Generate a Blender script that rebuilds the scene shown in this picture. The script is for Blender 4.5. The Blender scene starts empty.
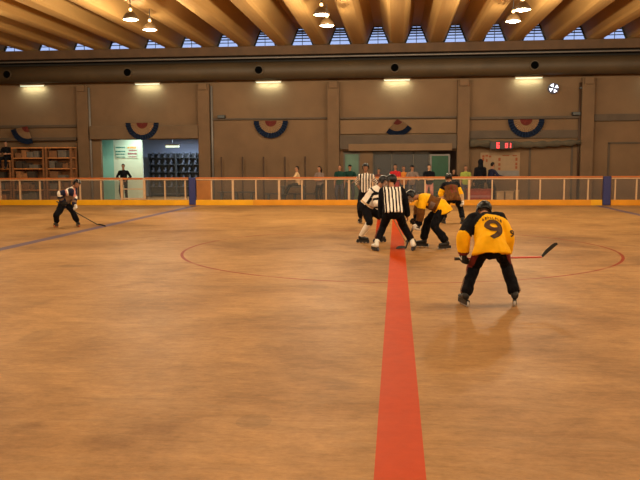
import bpy, bmesh, math, random
from mathutils import Vector, Matrix, noise
from mathutils.bvhtree import BVHTree
random.seed(7)
D = bpy.data
C = bpy.context.scene.collection
sc = bpy.context.scene
V = Vector
PI = math.pi

# ------------------------------------------------------------------ materials
def mat(name, col, rough=.7, var=.0, vscale=3., metal=0., bump=0., bscale=30., emit=None, es=0., spec=.4, stretch=(1, 1, 1)):
    m = D.materials.new(name); m.use_nodes = True
    nt = m.node_tree; b = nt.nodes['Principled BSDF']
    b.inputs['Base Color'].default_value = (*col, 1); b.inputs['Roughness'].default_value = rough
    b.inputs['Metallic'].default_value = metal; b.inputs['Specular IOR Level'].default_value = spec
    tc = mp = None
    if var or bump:
        tc = nt.nodes.new('ShaderNodeTexCoord'); mp = nt.nodes.new('ShaderNodeMapping')
        mp.inputs['Scale'].default_value = stretch
        nt.links.new(tc.outputs['Object'], mp.inputs['Vector'])
    if var:
        n = nt.nodes.new('ShaderNodeTexNoise'); n.inputs['Scale'].default_value = vscale; n.inputs['Detail'].default_value = 6
        nt.links.new(mp.outputs[0], n.inputs['Vector'])
        r = nt.nodes.new('ShaderNodeValToRGB')
        r.color_ramp.elements[0].position = .3; r.color_ramp.elements[1].position = .72
        r.color_ramp.elements[0].color = (*[c * (1 - var) for c in col], 1)
        r.color_ramp.elements[1].color = (*[min(1, c * (1 + var * .6)) for c in col], 1)
        nt.links.new(n.outputs['Fac'], r.inputs['Fac']); nt.links.new(r.outputs['Color'], b.inputs['Base Color'])
    if bump:
        n = nt.nodes.new('ShaderNodeTexNoise'); n.inputs['Scale'].default_value = bscale; n.inputs['Detail'].default_value = 4
        nt.links.new(mp.outputs[0], n.inputs['Vector'])
        u = nt.nodes.new('ShaderNodeBump'); u.inputs['Strength'].default_value = bump; u.inputs['Distance'].default_value = .02
        nt.links.new(n.outputs['Fac'], u.inputs['Height']); nt.links.new(u.outputs['Normal'], b.inputs['Normal'])
    if emit:
        b.inputs['Emission Color'].default_value = (*emit, 1); b.inputs['Emission Strength'].default_value = es
    return m

M = {}
def mk(k, *a, **kw): M[k] = mat(k, *a, **kw)
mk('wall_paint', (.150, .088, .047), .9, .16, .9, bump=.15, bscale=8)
mk('wall_bounce', (.55, .38, .22), .9, .1, .9)  # for the unseen walls, made paler so they bounce more light
mk('wall_panel', (.165, .098, .052), .85, .14, 1.2)
mk('column_paint', (.135, .078, .041), .85, .14, 2)
mk('steel_grey', (.09, .075, .06), .6, .2, 4)
mk('beam_paint', (.085, .042, .018), .7, .25, 2)
mk('duct_paint', (.055, .034, .016), .6, .2, 1.2)
mk('gap_shade', (.014, .011, .009), .9)
mk('pipe_grey', (.17, .15, .14), .45, .1, 5)
mk('pipe_dark', (.05, .022, .01), .6, .1, 5)
mk('roof_shell', (.335, .185, .056), .75, .14, .8, bump=.1, bscale=3, stretch=(2, .25, 1))
mk('port_shade', (.002, .002, .002), .95, spec=0)
mk('kick_yellow', (.72, .34, .004), .45, .1, 2)
mk('kick_orange', (.62, .24, .004), .5, .14, 2)
mk('rail_orange', (.42, .115, .022), .5, .1, 3)
mk('post_cream', (.50, .31, .18), .5, .1, 5)
mk('post_blue', (.02, .022, .11), .5, .1, 5)
mk('panel_orange', (.30, .105, .018), .6, .15, 3)
mk('white_tube', (.9, .95, .85), .5, emit=(.80, 1, .74), es=.9)
mk('room_white', (.62, .72, .62), .8, .08, 1)
mk('room_teal', (.25, .55, .5), .8, .08, 1)
mk('room_blue', (.44, .50, .68), .8, .1, 1)
mk('sign_teal', (.02, .22, .20), .7)
mk('sign_pink', (.35, .12, .14), .7)
mk('sign_orange', (.75, .30, .06), .7)
mk('paper', (.26, .17, .10), .8, .08, 6)
mk('dark_steel', (.05, .055, .06), .5, .2, 4)
mk('boot_grey', (.10, .11, .14), .6, .3, 20)
mk('wood', (.19, .075, .026), .7, .35, 3, stretch=(1, 1, 6))
mk('wood_pale', (.46, .18, .055), .7, .3, 3, stretch=(1, 6, 1))
mk('carton_a', (.16, .07, .03), .85, .2, 5)
mk('carton_b', (.26, .11, .042), .85, .2, 5)
mk('carton_c', (.04, .026, .018), .85, .2, 5)
mk('carton_d', (.11, .09, .075), .85, .2, 5)
mk('shutter', (.12, .072, .038), .7, .15, 2)
mk('shutter_dark', (.075, .05, .033), .7, .2, 2)
mk('curtain', (.075, .058, .038), .9, .25, 3, bump=.4, bscale=14)
mk('door_green', (.006, .06, .026), .5, .2, 2)
mk('door_teal', (.08, .15, .11), .5, .2, 2)
mk('navy', (.008, .016, .042), .85, .2, 10)
mk('bunt_cream', (.22, .13, .07), .9, .1, 10)
mk('bunt_red', (.13, .018, .014), .9, .2, 10)
mk('red_led', (.1, .0, .0), .5, emit=(1, .03, .03), es=5)
mk('board_marks', (.22, .05, .015), .8)
mk('black_plastic', (.015, .015, .017), .4)
mk('fan_dark', (.03, .03, .06), .5)
mk('fan_glow', (.8, .8, .9), .5, emit=(.8, .85, 1), es=3)
mk('lamp_shade', (.10, .055, .02), .6)
mk('lamp_glow', (1, .9, .7), .5, emit=(1, .86, .66), es=14)
mk('lamp_cap', (1, .7, .3), .5, emit=(1, .58, .22), es=3.5)
mk('bench_red', (.32, .03, .015), .6, .15, 4)
mk('bench_dark', (.05, .04, .035), .6, .2, 4)
mk('crate_white', (.45, .32, .19), .7, .1, 4)
mk('concrete', (.30, .22, .15), .9, .2, 1)

def glass_mat(name, tint, alpha, rough=.05):
    m = D.materials.new(name); m.use_nodes = True; nt = m.node_tree; nt.nodes.clear()
    o = nt.nodes.new('ShaderNodeOutputMaterial'); mx = nt.nodes.new('ShaderNodeMixShader')
    t = nt.nodes.new('ShaderNodeBsdfTransparent'); g = nt.nodes.new('ShaderNodeBsdfPrincipled')
    t.inputs[0].default_value = (*tint, 1)
    g.inputs['Base Color'].default_value = (.5, .5, .5, 1); g.inputs['Roughness'].default_value = rough
    mx.inputs[0].default_value = alpha
    nt.links.new(t.outputs[0], mx.inputs[1]); nt.links.new(g.outputs[0], mx.inputs[2]); nt.links.new(mx.outputs[0], o.inputs[0])
    M[name] = m
glass_mat('clear_pane', (.90, .86, .82), .05)
glass_mat('dark_glass', (.38, .36, .36), .14)
glass_mat('sky_pane', (.92, .95, 1), .06)

# ------------------------------------------------------------------ mesh helpers
def box(bm, x0, x1, y0, y1, z0, z1, mi=0):
    vs = [bm.verts.new(p) for p in ((x0,y0,z0),(x1,y0,z0),(x1,y1,z0),(x0,y1,z0),(x0,y0,z1),(x1,y0,z1),(x1,y1,z1),(x0,y1,z1))]
    for f in ((0,3,2,1),(4,5,6,7),(0,1,5,4),(1,2,6,5),(2,3,7,6),(3,0,4,7)):
        bm.faces.new([vs[i] for i in f]).material_index = mi
def frame_of(d):
    d = d.normalized(); a = V((0,0,1)) if abs(d.z) < .9 else V((1,0,0))
    s = d.cross(a).normalized(); return s, s.cross(d).normalized()
def tube(bm, pts, r, seg=10, mi=0, caps=True):
    pts = [V(p) for p in pts]; rings = []
    for i, p in enumerate(pts):
        d = (pts[min(i+1, len(pts)-1)] - pts[max(i-1, 0)])
        s, u = frame_of(d); rr = r[i] if isinstance(r, (list, tuple)) else r
        rings.append([bm.verts.new(p + s*math.cos(t*2*PI/seg)*rr + u*math.sin(t*2*PI/seg)*rr) for t in range(seg)])
    for a, b in zip(rings, rings[1:]):
        for i in range(seg):
            f = bm.faces.new((a[i], a[(i+1) % seg], b[(i+1) % seg], b[i])); f.material_index = mi; f.smooth = True
    if caps:
        bm.faces.new(rings[0][::-1]).material_index = mi; bm.faces.new(rings[-1]).material_index = mi
def lathe(bm, c, prof, seg=24, mi=0):      # prof: (radius, z)
    rings = [[bm.verts.new((c[0]+r*math.cos(t*2*PI/seg), c[1]+r*math.sin(t*2*PI/seg), c[2]+z)) for t in range(seg)] for r, z in prof]
    for a, b in zip(rings, rings[1:]):
        for i in range(seg):
            f = bm.faces.new((a[i], a[(i+1) % seg], b[(i+1) % seg], b[i])); f.material_index = mi; f.smooth = True
    bm.faces.new(rings[0][::-1]).material_index = mi; bm.faces.new(rings[-1]).material_index = mi
def obj(name, bm, m, parent=None, bevel=0):
    me = D.meshes.new(name)
    if isinstance(bm, bmesh.types.BMesh):
        bmesh.ops.recalc_face_normals(bm, faces=bm.faces); bm.to_mesh(me); bm.free()
    else: me = bm; me.name = name
    for mm in (m if isinstance(m, (list, tuple)) else [m]): me.materials.append(M[mm] if isinstance(mm, str) else mm)
    o = D.objects.new(name, me); C.objects.link(o)
    if parent: o.parent = parent
    if bevel:
        b = o.modifiers.new('bevel', 'BEVEL'); b.width = bevel; b.segments = 2; b.limit_method = 'ANGLE'
    return o
def bx(*a):
    bm = bmesh.new(); box(bm, *a); return bm
def tag(o, label=None, cat=None, group=None, kind=None):
    for k, v in (('label', label), ('category', cat), ('group', group), ('kind', kind)):
        if v: o[k] = v
    return o
def struct(name, bm, m, label=None, bevel=0):
    return tag(obj(name, bm, m, None, bevel), label, None, None, 'structure')
def empty(name, loc, label, cat, group=None, rz=0):
    o = D.objects.new(name, None); C.objects.link(o); o.location = loc; o.rotation_euler.z = rz
    o.empty_display_size = .2
    return tag(o, label, cat, group)
def copy_tree(o, parent=None):
    c = o.copy(); C.objects.link(c); c.parent = parent
    for ch in list(o.children): copy_tree(ch, c)
    return c

# ------------------------------------------------------------------ room
YW = 35.1                      # inner face of the far wall
XL, XR, YF = -25., 22., -5.
COLS = [-20.7, -14.85, -8.97, -2.9, 3.0, 8.44, 14.3, 20.0]

# floor with painted lines (the paint is part of the floor surface)
def floor_material():
    m = D.materials.new('rink_floor'); m.use_nodes = True; nt = m.node_tree; N = nt.nodes; L = nt.links
    b = N['Principled BSDF']; b.inputs['Specular IOR Level'].default_value = .07
    tc = N.new('ShaderNodeTexCoord'); sep = N.new('ShaderNodeSeparateXYZ'); L.new(tc.outputs['Object'], sep.inputs[0])
    def mth(op, a, b_=None, c=None):
        n = N.new('ShaderNodeMath'); n.operation = op
        for i, v in enumerate((a, b_, c)):
            if v is None: continue
            if isinstance(v, (int, float)): n.inputs[i].default_value = v
            else: L.new(v, n.inputs[i])
        return n.outputs[0]
    def noise_(scale, det, sx=1., sy=1., rgh=.55, dist=0.):
        mp = N.new('ShaderNodeMapping'); mp.inputs['Scale'].default_value = (sx, sy, 1); L.new(tc.outputs['Object'], mp.inputs['Vector'])
        n = N.new('ShaderNodeTexNoise'); n.inputs['Scale'].default_value = scale; n.inputs['Detail'].default_value = det
        n.inputs['Roughness'].default_value = rgh; n.inputs['Distortion'].default_value = dist
        L.new(mp.outputs[0], n.inputs['Vector']); return n.outputs['Fac']
    def ramp(f, stops):
        r = N.new('ShaderNodeValToRGB'); e = r.color_ramp.elements
        while len(e) < len(stops): e.new(.5)
        for el, (p, c) in zip(e, stops): el.position = p; el.color = (*c, 1) if len(c) == 3 else c
        L.new(f, r.inputs['Fac']); return r.outputs['Color']
    def mix(f, a, b_, mode='MIX'):
        n = N.new('ShaderNodeMix'); n.data_type = 'RGBA'; n.blend_type = mode
        if isinstance(f, (int, float)): n.inputs[0].default_value = f
        else: L.new(f, n.inputs[0])
        for i, v in ((6, a), (7, b_)):
            if isinstance(v, tuple): n.inputs[i].default_value = (*v, 1)
            else: L.new(v, n.inputs[i])
        return n.outputs[2]
    big = noise_(.42, 7, 1, 1, .62, .6)
    base = ramp(big, [(.28, (.22, .108, .040)), (.47, (.345, .183, .070)), (.72, (.48, .265, .104))])
    fine = ramp(noise_(5., 8, .55, 1., .75, .3), [(.3, (.74, .72, .70)), (.65, (1.08, 1.08, 1.08))])
    base = mix(1., base, fine, 'MULTIPLY')
    grit = ramp(noise_(26., 6, .5, 1., .8), [(.32, (.80, .78, .74)), (.62, (1.10, 1.10, 1.08))])
    base = mix(.8, base, grit, 'MULTIPLY')
    streak = ramp(noise_(3.2, 9, .3, 1.5, .85, 1.5), [(.36, (.82, .80, .76)), (.5, (1, 1, 1)), (.70, (1.16, 1.17, 1.12))])
    base = mix(.85, base, streak, 'MULTIPLY')
    scuff = ramp(noise_(1.7, 10, .35, 1.4, .8, 1.2), [(.5, (0, 0, 0)), (.75, (1, 1, 1))])
    base = mix(mth('MULTIPLY', scuff, .35), base, (.42, .27, .135))
    # one darker round damp spot and a few small stains
    st = ramp(noise_(1.1, 2, 1, 1, .4), [(.66, (0, 0, 0)), (.72, (1, 1, 1))])
    base = mix(mth('MULTIPLY', st, .30), base, (.14, .08, .04))
    dx = mth('ADD', sep.outputs[0], 1.02); dy = mth('ADD', sep.outputs[1], -5.22)
    spot = mth('LESS_THAN', mth('ADD', mth('MULTIPLY', mth('MULTIPLY', dx, dx), 60.), mth('MULTIPLY', mth('MULTIPLY', dy, dy), 40.)), 1.)
    base = mix(mth('MULTIPLY', spot, .22), base, (.12, .07, .035))
    wear = noise_(6., 6, 1, 1, .7)
    X, Y = sep.outputs[0], sep.outputs[1]
    def band(x0, w): return mth('LESS_THAN', mth('ABSOLUTE', mth('SUBTRACT', X, x0)), w/2)
    def inside(): return mth('LESS_THAN', Y, 32.1)
    r = mth('SQRT', mth('ADD', mth('POWER', X, 2.), mth('POWER', mth('SUBTRACT', Y, 16.06), 2.)))
    ring = mth('LESS_THAN', mth('ABSOLUTE', mth('SUBTRACT', r, 4.5)), .03)
    wr = noise_(.9, 3, 1, 1, .5)
    ringf = mth('MULTIPLY', ring, mth('MINIMUM', mth('MAXIMUM', mth('MULTIPLY_ADD', wr, 5., -1.45), .35), 1.))
    base = mix(ringf, base, (.24, .032, .006))
    blue = mth('MULTIPLY', mth('MAXIMUM', band(-8.6, .30), band(8.25, .26)), inside())
    base = mix(mth('MULTIPLY', blue, mth('MULTIPLY_ADD', wear, .6, .5)), base, (.085, .07, .14))
    red = mth('MULTIPLY', band(.03, .31), inside())
    redc = ramp(wear, [(.3, (.41, .036, .001)), (.7, (.49, .047, .002))])
    base = mix(mth('MULTIPLY', red, .95), base, redc)
    L.new(base, b.inputs['Base Color'])
    rr = N.new('ShaderNodeMapRange'); L.new(big, rr.inputs[0]); rr.inputs[3].default_value = .62; rr.inputs[4].default_value = .42
    L.new(rr.outputs[0], b.inputs['Roughness'])
    bp = N.new('ShaderNodeBump'); bp.inputs['Strength'].default_value = .12; bp.inputs['Distance'].default_value = .01
    L.new(noise_(14., 6), bp.inputs['Height']); L.new(bp.outputs[0], b.inputs['Normal'])
    M['rink_floor'] = m
floor_material()
struct('floor', bx(XL, XR, YF, 46, -.2, 0), 'rink_floor')

# far wall with the opening to the lit room and the glazed store front
O1 = (-14.1, -9.32, 2.95)      # opening x0, x1, top
O2 = (-2.45, 2.72, 2.32)
bm = bmesh.new(); T = .2
def wbox(x0, x1, z0, z1): box(bm, x0, x1, YW, YW+T, z0, z1)
wbox(XL, O1[0], 0, 7.1); wbox(O1[0], O1[1], O1[2], 7.1); wbox(O1[1], O2[0], 0, 7.1)
wbox(O2[0], O2[1], O2[2], 7.1); wbox(O2[1], XR, 0, 7.1)
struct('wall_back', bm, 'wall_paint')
struct('wall_left', bx(XL-.2, XL, YF, YW, 0, 8.6), 'wall_bounce')
struct('wall_right', bx(XR, XR+.2, YF, YW, 0, 8.6), 'wall_bounce')
struct('wall_front', bx(XL, XR, YF-.2, YF, 0, 8.6), 'wall_bounce')

# folded shell roof: troughs running towards the camera
RP = 1.735; RX0 = -.868
def roof_section():
    pts = []
    k0 = int((XL-RX0)/RP)-1; k1 = int((XR-RX0)/RP)+1
    for k in range(k0, k1+1):
        c = RX0 + k*RP
        pts += [(c-.19, 7.95), (c+.19, 7.95), (c+.30, 7.72), (c+.43, 7.42), (c+.53, 7.22), (c+.62, 7.14), (c+.74, 7.11), (c+RP/2, 7.10),
                (c+RP-.74, 7.11), (c+RP-.62, 7.14), (c+RP-.53, 7.22), (c+RP-.43, 7.42), (c+RP-.30, 7.72)]
    return pts
bm = bmesh.new(); sec = roof_section()
ra = [[bm.verts.new((x, y, z)) for x, z in sec] for y in (YF, YW+.2)]
rb = [[bm.verts.new((x, y, z+.14)) for x, z in sec] for y in (YF, YW+.2)]
for i in range(len(sec)-1):
    for r in (ra, rb):
        f = bm.faces.new((r[0][i], r[0][i+1], r[1][i+1], r[1][i])); f.smooth = False
    for j in (0, 1): bm.faces.new((ra[j][i], ra[j][i+1], rb[j][i+1], rb[j][i]))
struct('ceiling', bm, 'roof_shell')
# weather cover over the roof so no sky leaks in sideways, with closing strips at the ends
# clerestory windows between the troughs
wi = 0
for k in range(-11, 8):
    c = RX0 + k*RP
    if c < -20 or c > 11.5: continue
    wi += 1
    w = D.objects.new('window_%d' % wi, None); C.objects.link(w); w.location = (c, YW+.03, 7.12); w['kind'] = 'structure'
    bm = bmesh.new()
    vs = [bm.verts.new(p) for p in ((-.5, .01, 0), (.5, .01, 0), (.20, .01, .81), (-.20, .01, .81))]; bm.faces.new(vs)
    vs2 = [bm.verts.new(p) for p in ((-.5, .025, 0), (.5, .025, 0), (.20, .025, .81), (-.20, .025, .81))]; bm.faces.new(vs2)
    for a in range(4): bm.faces.new((vs[a], vs[(a+1) % 4], vs2[(a+1) % 4], vs2[a]))
    obj('pane', bm, 'sky_pane', w)
    bm = bmesh.new()
    for s in (-1, 1): tube(bm, [(s*.53, 0, 0), (s*.20, 0, .83)], .045, 6)
    tube(bm, [(-.55, 0, .02), (.55, 0, .02)], .02, 6); tube(bm, [(-.2, 0, .82), (.2, 0, .82)], .03, 6)
    tube(bm, [(0, 0, 0), (0, 0, .82)], .016, 6)
    for z, q in ((.24, .02), (.38, .028), (.50, .034), (.61, .042), (.71, .05)): tube(bm, [(-.5+z*.36, 0, z), (.5-z*.36, 0, z)], q, 6)  # bars thicken upwards, so their shape shades the upper half
    obj('window_frame', bm, 'dark_steel', w)

# beams, columns, ledges
n_trim = 0
def trim(bm, m, bevel=0, label=None):
    global n_trim
    n_trim += 1; return struct('trim_%d' % n_trim, bm, m, label, bevel)
trim(bx(XL, XR, YW-.62, YW, 6.70, 7.10), 'beam_paint', .01)
trim(bx(XL, XR, YW-.12, YW, 6.36, 6.70), 'gap_shade')  # near-black strip, the shade of the groove put into its colour
for x in COLS:
    bm = bmesh.new(); box(bm, x-.27, x+.27, YW-.28, YW, 0, 5.5); box(bm, x-.20, x+.20, YW-.40, YW-.28, 5.2, 5.5)
    trim(bm, 'column_paint', .015)
trim(bx(XL, O1[0]-.6, YW-.12, YW, 3.55, 3.68), 'shutter_dark', .01)
trim(bx(-8.65, -3.2, YW-.12, YW, 3.82, 3.90), 'shutter_dark', .01)
trim(bx(-2.6, 2.7, YW-.14, YW, 3.80, 3.88), 'shutter_dark', .01)
trim(bx(-2.6, 2.7, YW-.10, YW, 3.12, 3.74), 'wall_panel', .01)
trim(bx(3.3, 8.15, YW-.12, YW, 3.72, 3.84), 'shutter_dark', .01)
trim(bx(8.75, 14, YW-.12, YW, 3.60, 3.90), 'shutter_dark', .01)
trim(bx(-2.6, 2.7, YW-.3, YW, 2.42, 3.06), 'shutter_dark', .01)
trim(bx(-2.2, 2.5, YW-.34, YW, 2.34, 2.66), 'wall_panel', .01)
trim(bx(-14.5, -9.25, YW-.34, YW, 2.97, 3.60), 'shutter', .02, 'brown roller shutter box above the lit doorway')
# lines of the recessed wall panels
for (x0, x1, z) in ((6.0, 7.85, 2.64), (9.45, 14., 2.62)):
    bm = bmesh.new()
    for xx in (x0, x1): box(bm, xx-.04, xx+.04, YW-.05, YW, 0, z)
    box(bm, x0-.04, x1+.04, YW-.05, YW, z-.04, z+.04)
    trim(bm, 'shutter_dark')
trim(bx(-20.4, -15.2, YW-.3, YW, 2.93, 3.08), 'shutter_dark', .01)

# round air duct with black nozzles
duct = empty('air_duct', (0, YW-.56, 6.0), 'long brown air duct with round black outlets running under the roof beam', 'duct')
bm = bmesh.new(); tube(bm, [(x, 0, 0) for x in (XL+.05, -12, 0, 10, XR-.05)], .40, 40); obj('duct_pipe', bm, 'duct_paint', duct)
for x in (-18.1, -12.3, -6.2, -.1, 5.95, 11.9):
    bm = bmesh.new(); tube(bm, [(x, -.34, -.02), (x, -.47, -.02)], .205, 20); o = obj('nozzle', bm, 'duct_paint', duct)
    bm = bmesh.new(); tube(bm, [(x, -.462, -.02), (x, -.478, -.02)], .17, 20); obj('outlet_opening', bm, 'port_shade', o)  # solid disc, the dark inside the hole put into its colour
bm = bmesh.new(); tube(bm, [(XL+.05, YW-.8, 6.55), (XR-.05, YW-.8, 6.55)], .035, 8)
tag(obj('conduit_pipe', bm, 'pipe_grey'), 'thin grey pipe running in the dark groove above the air duct', 'pipe')
for x, z1, lb in ((-14.55, 5.4, 'thin grey vertical pipe beside the column left of the lit doorway'),
                  (-8.62, 5.4, 'thin grey vertical pipe beside the column right of the lit doorway'),
                  (8.12, 5.3, 'thin dark vertical pipe beside the column behind the right blue post')):
    bm = bmesh.new(); tube(bm, [(x, YW-.1, .0), (x, YW-.1, z1)], .05, 8)
    tag(obj('wall_pipe', bm, 'pipe_grey' if x < 0 else 'pipe_dark'), lb, 'pipe')

# fluorescent fixtures under the duct
tube_lab = {-17.3: 'far left', -11.65: 'above the doorway bunting', -5.9: 'above the bare wall with glass screens', 0.: 'above the glazed store front', 5.85: 'above the red digit scoreboard', 11.6: 'at the right edge'}
for x in (-17.3, -11.65, -5.9, 0., 5.85, 11.6):
    e = empty('fluorescent_light', (x, YW-.20, 5.52), 'greenish white strip light under the air duct, ' + tube_lab[x], 'light', 'strip lights under the duct')
    bm = bmesh.new(); box(bm, -.60, .60, -.04, .10, .03, .07); box(bm, -.1, .1, .10, .20, .03, .07); obj('fixture_body', bm, 'crate_white', e)
    bm = bmesh.new(); tube(bm, [(-.58, 0, 0), (.58, 0, 0)], .02, 10); obj('lamp_tube', bm, 'white_tube', e)
    l = D.lights.new('strip', 'AREA'); l.shape = 'RECTANGLE'; l.size = 1.1; l.size_y = .06; l.energy = 19; l.color = (.80, 1, .76)
    lo = D.objects.new('strip_light', l); C.objects.link(lo); lo.location = (x, YW-.2, 5.49); lo.rotation_euler = (math.radians(25), 0, 0); 

# high bay lamps
def make_lamp():
    e = empty('pendant_lamp', (0, 0, 0), '', 'lamp')
    bm = bmesh.new()
    lathe(bm, (0, 0, 0), [(.245, 0), (.255, .0), (.22, .10), (.15, .19), (.075, .25), (.06, .25), (.14, .18), (.21, .09)], 28)
    obj('lamp_shade', bm, 'lamp_shade', e)
    bm = bmesh.new(); lathe(bm, (0, 0, .02), [(.02, -.055), (.14, -.045), (.225, -.022), (.235, .0), (.1, .0)], 24); obj('lens', bm, 'lamp_glow', e)
    bm = bmesh.new(); lathe(bm, (0, 0, .27), [(.035, 0), (.05, .02), (.05, .06), (.03, .09)], 16); obj('vent_cap', bm, 'lamp_cap', e)
    bm = bmesh.new(); lathe(bm, (0, 0, .36), [(.03, 0), (.03, .05), (.012, .07), (.012, .35)], 12); obj('hanger', bm, 'dark_steel', e)
    return e
lamp0 = None
LX = [-14.6, -8.5, -2.36, 3.79, 9.95, 16.1]; LY = [(24.0, 25.9), (12.4, 14.3), (.8, 2.7)]
names = {(-8.5, 24.0): 'nearer of the two pendant lamps at the left', (-8.5, 25.9): 'farther of the two pendant lamps at the left',
         (-2.36, 24.0): 'nearer of the two pendant lamps at the middle', (-2.36, 25.9): 'farther of the two pendant lamps at the middle',
         (3.79, 24.0): 'nearer of the two pendant lamps at the right', (3.79, 25.9): 'farther of the two pendant lamps at the right'}
LAMPW = 540
for ys in LY:
    for yy in ys:
        for x in LX:
            if (x, yy) in names:
                e = make_lamp() if lamp0 is None else copy_tree(lamp0)
                if lamp0 is None: lamp0 = e
                e.location = (x, yy, 6.42)
                tag(e, 'glowing bell pendant lamp, ' + names[(x, yy)], 'lamp', 'pendant lamps under the roof')
            if yy not in (ys[0],) and (x, yy) not in names: continue
            l = D.lights.new('bay', 'POINT'); l.energy = LAMPW*(1 if (x, yy) in names else .98); l.color = (1, .85, .58); l.shadow_soft_size = .16
            lo = D.objects.new('bay_light', l); C.objects.link(lo); lo.location = (x, yy, 6.26)

# ------------------------------------------------------------------ lit room behind the doorway
struct('wall_doorway_room_back', bx(O1[0]-2.5, O1[1]+2, 41, 41.2, 0, 3.6), 'room_blue')
struct('wall_doorway_room_left', bx(O1[0]-2.7, O1[0]-2.5, YW+.2, 41.2, 0, 3.6), 'room_teal')
struct('wall_doorway_room_right', bx(O1[1]+2, O1[1]+2.2, YW+.2, 41.2, 0, 3.6), 'room_blue')
struct('ceiling_doorway_room', bx(O1[0]-2.7, O1[1]+2.2, YW+.2, 41.2, 3.4, 3.6), 'room_blue')
bm = bmesh.new(); box(bm, -14.28, -12.77, 37.2, 37.3, 0, 3.4)
struct('wall_partition', bm, 'room_white')
struct('wall_partition_side', bx(-15.6, -14.28, 37.2, 37.3, 0, 3.4), 'room_teal')
def sign(x0, x1, z0, z1, y, base, bars, label):
    e = empty('wall_sign', ((x0+x1)/2, y, z0), label, 'sign')
    w = (x1-x0)/2; obj('sign_board', bx(-w, w, -.02, 0, 0, z1-z0), base, e)
    for (a, b, c, d, m) in bars:
        bm = bmesh.new(); random.seed(int(100*a+777*c)+3)
        xx = a
        while xx < b:                    # broken up so it reads as lettering too small to make out
            ww = random.uniform(.05, .10); z_ = random.uniform(0, .02)
            box(bm, xx, min(xx+ww, b), -.03, -.02, c+z_, d-z_*.5); xx += ww+.015
        obj('lettering', bm, m, e)
sign(-14.18, -13.62, 2.08, 2.74, 37.19, 'room_white',
     [(-.25, .24, .50, .58, 'sign_teal'), (-.26, .24, .31, .38, 'sign_teal'), (-.26, .23, .17, .24, 'sign_teal'), (-.26, .23, .03, .09, 'sign_teal')],
     'pale wall sign with rows of dark teal lettering, left of two inside the lit room')
sign(-13.56, -13.02, 2.08, 2.72, 37.19, 'room_white',
     [(-.24, .20, .48, .58, 'sign_orange'), (-.18, .25, .34, .44, 'sign_pink'), (-.22, .24, .18, .28, 'sign_pink'), (-.2, .22, .04, .11, 'sign_pink')],
     'orange and dark red lettered wall sign, right of two inside the lit room')
# light panel and rack in that room
e = empty('ceiling_light', (-11.45, 38.0, 2.62), 'bright greenish ceiling light hanging in the lit room behind the doorway', 'light')
obj('fixture_body', bx(-.34, .34, -.15, .15, .10, .16), 'crate_white', e)
obj('diffuser', bx(-.32, .32, -.14, .14, 0, .10), 'white_tube', e)
obj('hanger', bx(-.01, .01, -.01, .01, .16, .78), 'dark_steel', e)
for (x, y, en, col) in ((-11.2, 38.6, 95, (.72, .86, 1)), (-13.0, 36.3, 42, (.80, 1, .82))):
    l = D.lights.new('room', 'AREA'); l.size = .6; l.energy = en; l.color = col
    lo = D.objects.new('room_light', l); C.objects.link(lo); lo.location = (x, y, 3.05 if y > 38 else 3.3)
e = empty('strip_fixture', (-13.0, 36.3, 3.33), 'small white ceiling strip light in front of the lettered signs', 'light')
obj('fixture_body', bx(-.4, .4, -.1, .1, 0, .07), 'crate_white', e)
rk = empty('storage_rack', (-11.1, 40.2, 0), 'dark steel rack of grey skates at the back of the lit room', 'rack')
for x in (-2.3, -.77, .77, 2.3): obj('upright', bx(x-.03, x+.03, -.25, .25, 0, 2.35), 'dark_steel', rk)
SH = [.15, .55, .95, 1.35, 1.75, 2.12]
for z in SH: obj('shelf', bx(-2.3, 2.3, -.25, .25, z-.03, z), 'dark_steel', rk)
obj('back_panel', bx(-2.3, 2.3, .25, .27, 0, 2.35), 'dark_steel', rk)
boot0 = None; rows = ['lowest', 'second', 'third', 'fourth', 'fifth', 'top']
for si, z in enumerate(SH):
    if si == 0: continue
    for k in range(13):
        x = -13.2 + .34*k
        if abs(x+11.1-.77) < .08 or abs(x+11.1+.77) < .08: continue
        if boot0 is None:
            bm = bmesh.new(); box(bm, -.05, .05, -.2, .08, 0, .11); box(bm, -.05, .05, -.06, .08, .11, .27)
            b = obj('rental_skate', bm, 'boot_grey', None, .02); boot0 = b
        else: b = boot0.copy(); C.objects.link(b)
        b.location = (x, 40.15, z); tag(b, 'grey skate standing on the %s shelf of the rack in the lit room' % rows[si], 'skate', 'skates on the %s rack shelf' % rows[si])

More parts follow.
